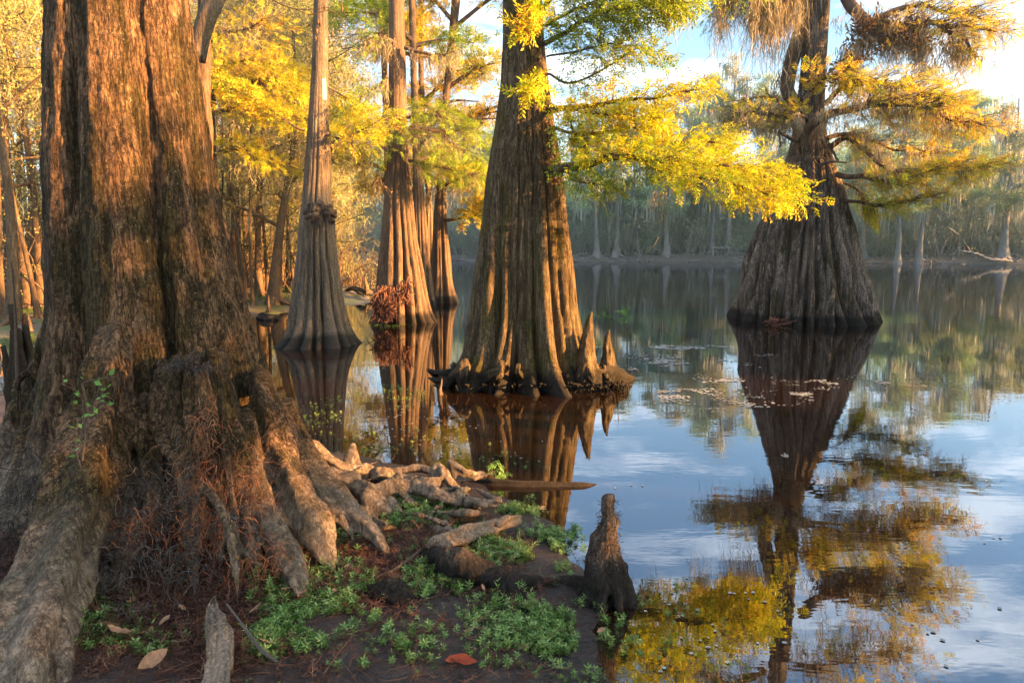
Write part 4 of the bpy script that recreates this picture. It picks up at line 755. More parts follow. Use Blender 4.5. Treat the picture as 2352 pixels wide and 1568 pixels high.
litter([(330, 1330, 260, 100, 1), (500, 1330, 170, 100, 1), (700, 1290, 130, 60, 1.2), (820, 1280, 120, 50, .9), (60, 1230, 110, 110, 1), (300, 1450, 200, 60, .8), (480, 1500, 80, 70, .6), (950, 1170, 160, 40, .8), (1100, 1200, 100, 40, .5), (860, 1330, 100, 40, .6), (1020, 1450, 200, 90, .12), (1250, 1400, 140, 80, .12), (600, 1500, 150, 60, .3), (900, 1240, 120, 40, .6), (1150, 1290, 100, 50, .3)], 5600, .07)
n = 500; x = rs.uniform(180, 1300, n); y = rs.uniform(1200, 1560, n); g_ = np.array([G(a_, b_, .14) for a_, b_ in zip(x, y)]); g_[:, 2] = gz(g_[:, 0], g_[:, 1]); g_ = g_[g_[:, 2] > .04]; n = len(g_)
a_ = rs.uniform(0, 6.28, n); l_ = rs.uniform(.04, .2, n); t_ = np.linspace(0, 1, 5)[None, :, None]; Pn = g_[:, None, :] + np.stack([np.cos(a_), np.sin(a_), rs.normal(0, .12, n)], 1)[:, None, :] * l_[:, None, None] * t_ + rs.normal(0, .006, (n, 5, 3)) + [0, 0, .012]
addtubes(mb, Pn, rs.uniform(.001, .0028, (n, 1)) * (1.1 - .6 * t_[:, :, 0]), 4)
tag(part('leaf_litter', mb, NEEDLE, smooth=False), 'reddish brown cypress needles and debris on the bank', kind='stuff')
# single fallen leaves one can point at
DL = diamonds([((0, 0, 0), (1, .05, .12), .2, (0, .25, 1))])
def leafmesh(seed):
    r = np.random.RandomState(seed); m_ = MB(); u = np.linspace(0, 1, 9); wv = np.sin(u * np.pi) ** .8 * .2
    curl = r.uniform(.1, .5); z = curl * .4 * (u - .5) ** 2 * 4 - .02; V = []
    for i in range(9):
        for s in (-1, 0, 1): V.append((u[i] - .5, s * wv[i], z[i] + abs(s) * wv[i] * r.uniform(.2, .9) + r.normal(0, .01)))
    Fc = []
    for i in range(8):
        for s in (0, 1): Fc.append([i * 3 + s, i * 3 + 3 + s, i * 3 + 4 + s, i * 3 + 1 + s])
    m_.add(V, Fc); return m_.mesh('fallen_leaf')
lms = [leafmesh(s) for s in range(5)]; proto = bpy.data.objects.new('fallen_leaf', lms[0])
leaves = [(305, 1415, .1, 1.9, 'curled tan leaf on the litter in front of the dark hollow'), (282, 1410, .08, 1.9, 0), (310, 1535, 0, 0, 0), (250, 1472, .12, 3, 'long pale leaf lying beside the green herbs'), (275, 1488, .12, 3, 0), (350, 1555, .15, 1.2, 'big curled orange leaf at the herb edge near the flat slab'), (265, 1400, 0, 0, 0), (555, 1280, .08, 1.4, 0),
          (565, 1300, .08, 2, 0), (680, 1250, .07, 1, 0), (520, 1275, .05, 2, 0), (640, 1160, .05, 2, 0), (590, 1430, .07, .8, 0), (610, 1510, .06, .2, 0), (770, 1390, .06, 2, 0), (60, 1270, .09, .4, 0), (30, 1390, .08, .2, 0), (55, 1380, .1, .5, 0), (55, 1250, .06, 1, 0), (90, 1100, .05, 1, 0), (1005, 1265, .07, .3, 0), (1245, 1190, .06, 1, 0),
          (1110, 1380, .04, 2, 0), (1380, 1480, .05, .4, 0), (800, 1330, .05, 1, 0), (410, 1340, .05, 1, 0), (380, 1460, .07, 1.2, 0), (350, 1480, .05, 2, 0), (420, 1430, .06, 2.6, 0), (690, 1395, .05, .2, 0), (660, 1385, .06, .2, 0), (470, 1230, .06, 2, 0), (250, 1190, .05, 1, 0), (1020, 1230, .05, 2, 0), (150, 1430, .08, 1.3, 0)]
LM = {'the flat wood slab': (500, 1450), 'the dark hollow under the giant trunk': (350, 1320), 'the lower right foot of the giant trunk': (690, 1350), 'the pale left foot of the giant trunk': (90, 1400), 'the bare driftwood log': (1090, 1225), 'the humped root stub': (890, 1385), 'the tall knee at the water edge': (1390, 1380)}
near = {}
for v in leaves:
    if v[2]: k = min(LM, key=lambda q: math.hypot(LM[q][0] - v[0], LM[q][1] - v[1])); near.setdefault(k, []).append((math.hypot(LM[k][0] - v[0], LM[k][1] - v[1]), v))
rank = {}; ORD = ['nearest', 'second nearest', 'third nearest', 'fourth nearest', 'fifth nearest', 'sixth nearest', 'seventh nearest', 'eighth nearest', 'ninth nearest', 'tenth nearest', 'eleventh nearest']
for k, vs in near.items():
    for n_, (d_, v) in enumerate(sorted(vs, key=lambda q: q[0])): rank[v[:2]] = 'dry tan fallen leaf %s to %s' % (ORD[n_], k)
for i, (x, y, s, an, lb) in enumerate(leaves):
    if not s: continue
    g_ = G(x, y, .15); z_ = gz1(g_[0], g_[1]); o = proto.copy() if i else proto; o.data = lms[i % 5]
    if not lms[i % 5].materials: lms[i % 5].materials.append(DRYLEAF)
    g_ = G(x, y, z_); o.location = (g_[0], g_[1], g_[2] + .06); o.scale = (s * .8,) * 3; o.rotation_euler = (rs.normal(0, .3), rs.normal(0, .3), an); C.objects.link(o)
    tag(o, lb or rank[(x, y)], 'leaf', 'fallen leaves on the bank')
lm = leafmesh(9); lm.materials.append(REDLEAF); g_ = G(1060, 1500, .1); o = bpy.data.objects.new('fallen_leaf', lm); o.location = (g_[0], g_[1], gz1(g_[0], g_[1]) + .02); o.scale = (.12, .12, .12); o.rotation_euler = (.2, 0, -.1); C.objects.link(o)
tag(o, 'long dark red leaf lying alone on the wet black mud', 'leaf', 'fallen leaves on the bank')
# ---------------------------------------------------------------- foliage on the big trees
def limb(mb, pts, n=24, k=8, wob=.02):
    q = spl(np.array([(*P(x, y, Y), r) for x, y, Y, r in pts]), n); q[1:, :3] += wob * np.stack([vn(q[1:, :3] * 3, s) for s in (1, 2, 3)], 1)
    addtubes(mb, q[None, :, :3], q[None, :, 3], k); return q[:, :3]
def pad(ml, mt, path, n, side, up, dn, size, rs, t0=.1, t1=1.0, tm=SPR, twig=.35, updir=.15, taper=True, r0=.004):
    K = len(path); t = t0 + (t1 - t0) * rs.beta(1.3, 1.1, n) if taper else rs.uniform(t0, t1, n)
    fi = t * (K - 1); i = np.minimum(fi.astype(int), K - 2); f = (fi - i)[:, None]; c = path[i] * (1 - f) + path[i + 1] * f; T = nrm(path[i + 1] - path[i])
    S = nrm(np.cross(T, [0, 0, 1.0])); prof = (np.sin(np.clip((t - t0) / (t1 - t0 + 1e-6), 0, 1) * np.pi * .86 + .3)) ** .7 + .1
    s = rs.uniform(-1, 1, n) ; sg = np.sign(s); v = rs.uniform(-1, 1, n); edge = np.sqrt(np.clip(1 - s * s, 0, 1)) * .8 + .2
    vz = np.where(v > 0, v * up, v * dn) * edge * prof
    lag = np.abs(s) * side * .5
    pos = c + S * (s * side * prof)[:, None] + T * (lag * rs.uniform(.2, 1.2, n))[:, None] + np.stack([vz * 0, vz * 0, vz], 1)
    pos += fbm(pos * 6, 2, 3)[:, None] * .1 * side
    keep = vn(pos * (2.2 / max(side, .2)), 31) + rs.uniform(-.5, .5, n) > -.42; pos, c, T, S, s, v = pos[keep], c[keep], T[keep], S[keep], s[keep], v[keep]; n = len(pos)
    d = nrm(T * rs.uniform(.2, 1, (n, 1)) + S * (s + rs.normal(0, .5, n))[:, None] + np.array([0, 0, 1.0]) * (updir + v * .45 + rs.normal(0, .3, n))[:, None])
    stamp(ml, tm, pos, d, rs.normal(0, .5, n), rs.uniform(.65, 1.25, n) * size)
    m_ = int(n * twig)
    if m_ and mt is not None:
        j = rs.choice(n, m_, replace=False); a, b_ = c[j], pos[j]; mid = (a + b_) / 2 + rs.normal(0, .03, (m_, 3)) * side + np.array([0, 0, .04]) * side
        addtubes(mt, np.stack([a, mid, b_], 1), np.stack([np.full(m_, r0), np.full(m_, r0 * .7), np.full(m_, r0 * .3)], 1), 3)
rs = np.random.RandomState(101)
# --- tree D
mt, mg, my = MB(), MB(), MB()
big = limb(mt, [(1275, 392, 7.55, .075), (1300, 383, 7.4, .05), (1345, 380, 7.2, .042), (1400, 366, 7.0, .04), (1470, 360, 6.8, .038), (1560, 372, 6.7, .03), (1660, 380, 6.6, .022), (1735, 400, 6.55, .014), (1795, 425, 6.5, .006)], 40)
b2 = limb(mt, [(1470, 362, 6.8, .025), (1540, 395, 6.6, .02), (1620, 410, 6.3, .016), (1700, 430, 6.2, .01), (1770, 450, 6.1, .005)])
b3 = limb(mt, [(1400, 366, 7.0, .025), (1480, 335, 7.2, .02), (1570, 325, 7.3, .014), (1680, 335, 7.4, .007)])
limb(mt, [(1300, 392, 7.4, .02), (1322, 402, 7.3, .014), (1330, 388, 7.2, .008)], 10)
pad(my, mt, big, 1150, .66, .12, .11, .11, rs, .3, 1.02, SPR2, .12, .35)
pad(my, mt, b2, 780, .5, .09, .16, .11, rs, .25, 1.02, SPR2, .12, 0)
pad(my, mt, b3, 420, .5, .10, .10, .11, rs, .2, 1.0, SPR2, .15, .3)
pad(mg, mt, big, 460, .5, .14, .22, .12, rs, .04, .6, SPR2, .2, 0)
for pts, n, sd, up, dn, sz, col in (
    ([(1262, 255, 7.7, .035), (1300, 247, 7.5, .028), (1350, 246, 7.3, .024), (1430, 228, 7.1, .018), (1520, 225, 7.0, .012), (1610, 205, 6.9, .005)], 560, .45, .1, .16, .12, 0),
    ([(1268, 290, 7.7, .018), (1320, 305, 7.4, .015), (1400, 300, 7.2, .01), (1480, 290, 7.0, .005)], 380, .4, .08, .10, .12, 0),
    ([(1262, 240, 7.7, .012), (1300, 250, 7.4, .01), (1380, 262, 7.0, .008), (1500, 268, 6.8, .004)], 420, .3, .08, .12, .12, 0),
    ([(1258, 170, 7.7, .014), (1310, 190, 7.4, .012), (1390, 160, 7.2, .009), (1470, 110, 7.1, .006), (1530, 125, 7.0, .003)], 420, .32, .12, .14, .12, 1),
    ([(1250, 100, 7.7, .03), (1300, 75, 7.3, .026), (1350, 40, 7.0, .022), (1430, 15, 6.8, .016), (1540, 10, 6.7, .008)], 1000, .42, .2, .16, .13, 1),
    ([(1252, 60, 7.7, .02), (1330, 20, 7.4, .016), (1450, -20, 7.2, .01), (1600, -30, 7.0, .005)], 800, .4, .18, .16, .13, 1),
    ([(1250, 20, 7.7, .03), (1300, -40, 7.4, .025), (1430, -110, 7.0, .015), (1600, -140, 6.8, .006)], 900, .5, .2, .2, .13, 1),
    ([(1256, 130, 7.6, .012), (1340, 115, 7.2, .01), (1400, 100, 6.9, .006)], 260, .3, .08, .14, .12, 1),
    ([(1300, 250, 7.4, .012), (1330, 330, 7.1, .008), (1350, 350, 6.9, .004)], 200, .25, .12, .12, .12, 0),
    ([(1290, 400, 7.4, .012), (1330, 420, 7.1, .008), (1390, 425, 6.9, .004)], 160, .3, .08, .16, .12, 1)):
    p_ = limb(mt, pts); pad(my if col == 0 else mg, mt, p_, n, sd, up, dn, sz, rs, .18, 1.05, SPR2, .3, .05)
for x, y, Y, n, sz in ((1228, 205, 6.6, 34, .14), (1205, 215, 6.6, 14, .14), (1245, 190, 6.8, 18, .12), (1195, 55, 6.4, 26, .14), (1222, 40, 6.4, 30, .15), (1240, 15, 6.5, 30, .14), (1172, 70, 6.4, 10, .12)):
    c = P(x, y, Y); stamp(my, SPR2, c + rs.normal(0, .05, (n, 3)), nrm(rs.normal(0, 1, (n, 3)) + [-.2, -.3, 0]), rs.normal(0, .6, n), rs.uniform(.7, 1.3, n) * sz)
limb(mt, [(1215, 250, 7.35, .008), (1240, 215, 7.0, .006), (1190, 225, 6.6, .003)], 10); limb(mt, [(1300, 60, 7.3, .012), (1240, 60, 6.9, .008), (1165, 68, 6.4, .004)], 12)
part('branches', mt, BK_TW, treeD); part('yellow_foliage', my, L_BRIGHT, treeD); part('green_foliage', mg, L_GREEN, treeD)
mb = MB(); moss(mb, [P(1534, 12, 6.8), P(1575, 15, 6.7), P(1532, 28, 6.8), P(1508, 440, 6.5), P(1512, 445, 6.5), P(1390, 60, 7)], 14, .5, .03, .006, rs, .1); part('hanging_moss', mb, MOSS_W, treeD)
# --- tree E
mt, mo, mg, mm, mbm = MB(), MB(), MB(), MB(), MB()
def epad(pts, n, sd, up, dn, sz, tgt, ms=0, mlen=.6, t0=.15, twig=.25, mper=14):
    p_ = limb(mt, pts, 26, 7, .05); pad(tgt, mt, p_, int(n * .38 * (.8 if pts[-1][1] < -50 else 1)), sd * 1.1, up * .8, dn, sz * .86, rs, t0, 1.05, SPR, twig + .25, .1, r0=.008)
    if ms:
        a = p_[rs.randint(3, len(p_), ms)] + np.c_[rs.normal(0, .35 * sd, (ms, 2)), rs.uniform(-.1, .15, ms)]; moss(mm, a, mper, mlen, .05, .014, rs)
epad([(1845, 335, 13.6, .09), (1862, 292, 13.4, .085), (1905, 266, 13.3, .08), (1960, 252, 13.2, .07), (2020, 238, 13.1, .06), (2090, 238, 13.0, .045), (2160, 262, 12.9, .03), (2240, 290, 12.8, .012)], 2600, .9, .55, .25, .24, mo, 60, .7)
epad([(1895, 240, 14.2, .06), (1940, 200, 14, .05), (2010, 190, 13.8, .035), (2100, 205, 13.6, .02), (2190, 250, 13.4, .01)], 1500, .8, .2, .3, .24, mo, 20, .6)
epad([(1850, 240, 13.8, .03), (1880, 190, 13.5, .03), (1920, 170, 13.3, .02), (1975, 190, 13.2, .01)], 1100, .6, .2, .2, .22, mo)
epad([(1930, -30, 14.4, .12), (1950, 5, 14.2, .12), (1975, 35, 14.0, .11), (2010, 58, 13.9, .10), (2070, 62, 13.8, .09), (2150, 55, 13.7, .05), (2290, 75, 13.5, .015)], 1500, .8, .45, .35, .24, mo, 26, 1.1, .3)
epad([(2010, 50, 13.9, .07), (2080, 20, 14, .05), (2160, 20, 14, .03), (2280, 50, 14, .012)], 1200, .8, .35, .3, .24, mo, 8, .8, .2)
epad([(2150, 55, 13.7, .04), (2220, 90, 13.6, .03), (2240, 130, 13.6, .01)], 500, .5, .25, .4, .22, mo, 6, .9)
epad([(1838, 300, 14.3, .06), (1800, 262, 14.0, .05), (1760, 268, 13.8, .03), (1700, 262, 13.5, .015)], 900, .7, .25, .3, .22, mo, 60, .8)
epad([(1835, 310, 14.6, .05), (1790, 235, 15.0, .04), (1740, 225, 15.2, .02), (1690, 240, 15.4, .01)], 500, .7, .2, .3, .22, mo, 40, .8)
epad([(1905, 335, 14, .06), (1945, 318, 13.7, .055), (1990, 352, 13.4, .045), (2040, 385, 13.2, .03), (2080, 398, 13.1, .012)], 700, .6, .3, .2, .22, mo, 22, .6)
epad([(1900, 320, 14.4, .05), (1960, 310, 14.6, .04), (2050, 340, 14.6, .025), (2140, 350, 14.6, .012)], 900, .8, .25, .3, .22, mo, 26, .6)
epad([(1920, 400, 14.1, .06), (1970, 405, 13.8, .05), (2040, 418, 13.6, .04), (2100, 402, 13.5, .025), (2190, 385, 13.4, .018), (2265, 388, 13.3, .008)], 2300, .8, .22, .3, .24, mo, 10, .5)
epad([(1930, 460, 14.3, .04), (1980, 468, 14.1, .03), (2040, 470, 14, .02), (2140, 450, 13.9, .008)], 900, .6, .15, .25, .22, mo, 4, .3)
epad([(1935, 420, 14.6, .03), (1970, 440, 14.6, .02), (2000, 485, 14.5, .01)], 700, .5, .25, .3, .22, mo)
for pts in ([(1838, 325, 13.7, .05), (1815, 318, 13.5, .035), (1790, 300, 13.3, .02)], [(1790, 300, 13.3, .02), (1795, 330, 13.3, .015), (1790, 345, 13.3, .01)], [(1858, 290, 13.6, .03), (1850, 268, 13.3, .03), (1828, 262, 13.1, .02), (1815, 250, 13, .01)],
            [(1880, 385, 13.3, .04), (1905, 372, 13.1, .03), (1945, 375, 12.9, .012)], [(1882, 385, 13.3, .02), (1870, 365, 13.1, .02), (1905, 365, 12.9, .008)], [(1905, 330, 14, .03), (1925, 370, 13.8, .02)]): limb(mt, pts, 12, 7, .03)
# second, moss-laden stem on the left of tree E and the curtains above
q_ = limb(mt, [(1845, 262, 14.8, .12), (1812, 215, 14.8, .14), (1812, 170, 14.9, .15), (1828, 110, 14.9, .15), (1845, 40, 14.9, .13), (1852, -60, 14.9, .12)], 20, 10, .05)
moss(mm, q_[2:14] + rs.normal(0, .12, (12, 3)), 20, 1.4, .12, .02, rs)
a = np.array([P(rs.choice([1660, 1690, 1735, 1752, 1758, 1765, 1780, 1808, 1822, 1835]) + rs.normal(0, 7), rs.uniform(-120, 10), rs.uniform(13.6, 15)) for _ in range(90)]); moss(mm, a, 26, 1.9, .045, .017, rs, .02)
a = np.array([P(rs.uniform(1650, 1840), rs.uniform(-60, 60), rs.uniform(13.6, 15)) for _ in range(40)]); moss(mm, a, 12, .9, .06, .014, rs, .1)
epad([(1850, -60, 14.6, .08), (1790, -60, 14.3, .06), (1720, -20, 14, .03), (1660, 10, 13.8, .01)], 1300, .7, .3, .5, .2, mg, 20, .9)
epad([(1850, -200, 14.6, .09), (1760, -230, 14.3, .07), (1650, -190, 14, .04), (1560, -150, 13.8, .01)], 1900, 1.0, .5, .7, .26, mg, 40, 1.6)
epad([(1880, -150, 14.6, .09), (1960, -190, 14.2, .07), (2080, -160, 14, .04), (2230, -110, 13.8, .01)], 2000, 1.0, .5, .6, .26, mo, 36, 1.6)
epad([(1880, -330, 14.6, .08), (1780, -370, 14.3, .05), (1660, -330, 14, .02)], 1500, 1.0, .5, .7, .26, mg, 40, 1.6)
epad([(1890, -350, 14.6, .08), (2000, -380, 14.3, .05), (2120, -340, 14, .02)], 1500, 1.0, .5, .7, .26, mo, 40, 1.6)
for (x, y, n_) in ((1975, 95, 26), (2010, 78, 36), (2045, 82, 36), (2080, 80, 30), (2105, 95, 16), (1955, 150, 14), (1940, 170, 10)):   # air plants: spiky tufts
    c = P(x, y, 13.7); stamp(mbm, SPR2, c + rs.normal(0, .09, (n_, 3)), nrm(rs.normal(0, 1, (n_, 3)) + [0, 0, .3]), rs.uniform(0, 6, n_), rs.uniform(.25, .42, n_))
a = np.array([P(x + rs.normal(0, 8), y + rs.normal(0, 8), 13.7) for x, y in [(1955, 110), (1945, 140), (1940, 170), (1970, 100), (2035, 70), (2040, 72), (2105, 90), (2115, 100), (2120, 110), (2180, 110), (2200, 110), (2040, 60), (1990, 90), (2060, 90), (2190, 80)] * 3]); moss(mm, a, 24, 1.1, .08, .015, rs, .1)
part('branches', mt, BK_TW, treeE); part('orange_foliage', mo, L_ORANGE, treeE); part('green_foliage', mg, L_GREEN, treeE); part('hanging_moss', mm, MOSS_W, treeE); part('air_plants', mbm, BROM, treeE)
# --- trees B and C: twiggy side branches
mt, mg, mm = MB(), MB(), MB()
for pts, n in (([(752, 312, 10.7, .02), (790, 318, 10.6, .016), (830, 300, 10.5, .01), (880, 270, 10.4, .004)], 260), ([(700, 300, 10.7, .02), (650, 270, 10.6, .015), (590, 230, 10.5, .008), (520, 200, 10.4, .004)], 500), ([(752, 200, 10.8, .015), (800, 230, 11, .01), (850, 280, 11, .004)], 240)):
    p_ = limb(mt, pts, 20, 6); pad(mg, mt, p_, n, .5, .15, .22, .16, rs, .1, 1.05, SPR2, .3)
part('branches', mt, BK_TW, treeB); part('orange_foliage', mg, L_ORANGE, treeB)
mt, mg, mm = MB(), MB(), MB()
for pts, n in (([(905, 100, 14, .04), (860, 85, 13.8, .03), (820, 110, 13.6, .01)], 260), ([(930, 110, 14, .04), (1000, 130, 14, .03), (1060, 110, 14, .01)], 160), ([(935, 270, 14, .04), (1000, 265, 13.8, .03), (1080, 300, 13.6, .01)], 900), ([(940, 370, 14, .04), (1000, 385, 13.8, .03), (1090, 400, 13.6, .01)], 1000),
               ([(895, 250, 14, .03), (870, 290, 13.6, .02), (850, 330, 13.4, .01)], 300), ([(940, 300, 14, .03), (990, 300, 13.2, .02), (1060, 340, 12.8, .01)], 900), ([(890, 180, 14, .03), (860, 200, 13.8, .02), (800, 250, 13.6, .01)], 500), ([(900, 440, 13.6, .02), (880, 430, 13.2, .015), (893, 455, 13.1, .005)], 0)):
    p_ = limb(mt, pts, 20, 6, .05)
    if n: pad(mg, mt, p_, int(n * .42), .95, .2, .28, .2, rs, .1, 1.05, SPR, .5); a = p_[rs.randint(2, 20, 10)]; moss(mm, a, 14, .8, .06, .014, rs)
part('branches', mt, BK_TW, treeC); part('foliage', mg, L_GREEN, treeC); part('hanging_moss', mm, MOSS_W, treeC)
for t, d, Yb, sd_x, mat in ((treeC2, TC2, 19.3, 31, L_ORANGE), (treeC3, TC3, 17.8, 32, L_GREEN), (treeC4, TC4, 20, 33, L_GOLD), (treeC5, TC5, 22, 34, L_ORANGE)):
    mt, mg, mm, mbm = MB(), MB(), MB(), MB(); r2 = np.random.RandomState(sd_x)
    for k in range(13):
        h_ = r2.uniform(2.6, 9.5); i = int(np.searchsorted(d['zs'], h_)); i = min(i, len(d['zs']) - 1); b0 = np.array([d['cx'][i], d['cy'][i], h_]); an = r2.uniform(0, 6.28); ln = r2.uniform(1.2, 2.8)
        e = b0 + [math.cos(an) * ln, math.sin(an) * ln * .8, r2.uniform(.0, .9)]; m_ = (b0 + e) / 2 + [0, 0, r2.uniform(.1, .4)]
        q = spl(np.array([(*b0, .06), (*m_, .04), (*e, .012)]), 16); addtubes(mt, q[None, :, :3], q[None, :, 3], 6)
        if r2.rand() < .75: pad(mg, mt, q[:, :3], 300, .6, .2, .3, .24, r2, .2, 1.05, SPR3, .15)
        moss(mm, q[r2.randint(3, 16, 5), :3], 12, 1.1, .08, .014, r2)
        if r2.rand() < .5: c = q[8, :3]; stamp(mbm, SPR2, c + r2.normal(0, .06, (20, 3)), nrm(r2.normal(0, 1, (20, 3))), r2.uniform(0, 6, 20), r2.uniform(.2, .32, 20))
    part('branches', mt, BK_TW, t); part('foliage', mg, mat, t); part('hanging_moss', mm, MOSS_W, t); part('air_plants', mbm, BROM, t)
# low orange-lit branch of the rear cypress crossing towards the mossy trunk
mt, mg = MB(), MB()
for pts, n in (([(1010, 430, 19.2, .06), (1050, 412, 18.8, .05), (1085, 408, 18.5, .03), (1120, 420, 18.2, .01)], 500), ([(1020, 505, 19.2, .05), (1070, 500, 18.8, .04), (1110, 478, 18.5, .02), (1140, 470, 18.3, .01)], 700)):
    p_ = limb(mt, pts, 20, 6, .05); pad(mg, mt, p_, n, .8, .2, .3, .26, rs, .3, 1.05, SPR3, .2)
part('branches', mt, BK_TW, treeC2); part('foliage', mg, L_ORANGE, treeC2)
# dark twig with seed pods hanging in from above
t = empty('overhanging_twig', P(700, 30, 5.2), 'dark bare twig with dangling seed pods hanging in from above', 'twig'); mb, mp_ = MB(), MB()
for pts in ([(560, -60, 5.2, .006), (620, -5, 5.2, .005), (680, 22, 5.2, .004), (760, 18, 5.2, .002)], [(680, 22, 5.2, .003), (720, 35, 5.2, .003), (760, 25, 5.2, .003), (800, 60, 5.2, .001)], [(740, -30, 5.3, .005), (770, 5, 5.3, .003), (800, 20, 5.3, .001)]): limb(mb, pts, 20, 4, .02)
for x, y in ((730, 45), (727, 65), (724, 82), (745, 12), (828, 8), (830, 15), (735, 50), (762, 70)):
    c = P(x * .5 + 370 if x > 800 else x, y, 5.2); addtubes(mb, np.array([[c + [0, 0, .05], c]]), np.array([[.001, .001]]), 3)
    tube(mp_, [(*c, .002), (*(c + [.002, 0, -.015]), .009), (*(c + [0, 0, -.03]), .007), (*(c + [0, 0, -.042]), .001)], 8, 6)
part('stem', mb, BK_TW, t); part('seed_pods', mp_, BROM, t)

# ---------------------------------------------------------------- forest trees
def woodtree(name, base, H, r0, lean, nl, leafn, leafsz, lmat, bmat, label, group, seed, hl=.35, spread=2.2, mossn=0, mlen=1.0, mossmat=None, cat='tree', crown_lo=.3, tmpl=CL, curve=.5, roots=True, trail=.25):
    r = np.random.RandomState(seed); base = np.array(base, float); base[2] = base[2] - .05
    t = empty(name, base, label, cat, group); mt, ml, mm = MB(), MB(), MB(); n = 22; u = np.linspace(0, 1, n)
    path = base + np.outer(u, [lean[0], lean[1], H]) + np.stack([curve * H * .08 * np.sin(u * r.uniform(3, 7) + r.uniform(0, 6)) * u, curve * H * .06 * np.sin(u * r.uniform(3, 7)) * u, u * 0], 1)
    rad = r0 * (1 - .8 * u) + r0 * .9 * np.exp(-u * H / (r0 * 4)); addtubes(mt, path[None], rad[None], 9)
    if roots:
        for k in range(5):
            a = r.uniform(0, 6.28); e = base + [math.cos(a) * r0 * 5, math.sin(a) * r0 * 5, .02]
            q = spl(np.array([(*(base + [math.cos(a) * r0 * .5, math.sin(a) * r0 * .5, r0 * 2.2]), r0 * .5), (*((base + e) / 2 + [0, 0, r0 * .7]), r0 * .4), (*e, r0 * .12)]), 8); addtubes(mt, q[None, :, :3], q[None, :, 3], 6)
    ends = []
    for k in range(nl):
        i = int(n * (hl + (1 - hl) * (k + r.rand()) / nl)); i = min(i, n - 2); a = r.uniform(0, 6.28); ln = spread * r.uniform(.5, 1.1) * (1.15 - .6 * i / n); up = r.uniform(.0, .9)
        b0 = path[i]; e = b0 + [math.cos(a) * ln, math.sin(a) * ln, up * ln]; m_ = (b0 + e) / 2 + r.normal(0, .12, 3) * ln
        q = spl(np.array([(*b0, rad[i] * .5), (*m_, rad[i] * .3), (*e, .01)]), 8); addtubes(mt, q[None, :, :3], q[None, :, 3], 5)
        for s in range(3):
            j = r.randint(3, 7); d = nrm(r.normal(0, 1, 3) + [math.cos(a), math.sin(a), .3]); e2 = q[j, :3] + d * ln * r.uniform(.25, .5)
            addtubes(mt, np.array([[q[j, :3], (q[j, :3] + e2) / 2 + r.normal(0, .05, 3) * ln, e2]]), np.array([[max(q[j, 3], .012), .01, .005]]), 4); ends.append(e2)
        ends.append(e); ends.append(q[5, :3])
    ends.append(path[-1]); ends = np.array(ends); part('trunk', mt, bmat, t)
    if leafn:
        c = ends[r.randint(0, len(ends), leafn)] + r.normal(0, 1, (leafn, 3)) * [spread * .2, spread * .2, spread * .11]; c = c[c[:, 2] > base[2] + H * crown_lo * .6]
        stamp(ml, tmpl, c, nrm(r.normal(0, 1, c.shape)), r.uniform(0, 6, len(c)), r.uniform(.6, 1.3, len(c)) * leafsz); part('crown', ml, lmat, t)
    if mossn: moss(mm, ends[r.randint(0, len(ends), mossn)] + r.normal(0, .15, (mossn, 3)), 12, mlen, trail, .012 * max(1, base[1] / 14), r); part('hanging_moss', mm, mossmat or MOSS_W, t)
    return t
def wb_(x, Y): p = P(x, 572, Y); return (p[0], Y, gz1(p[0], Y))
G1 = 'trees of the golden-lit left bank'
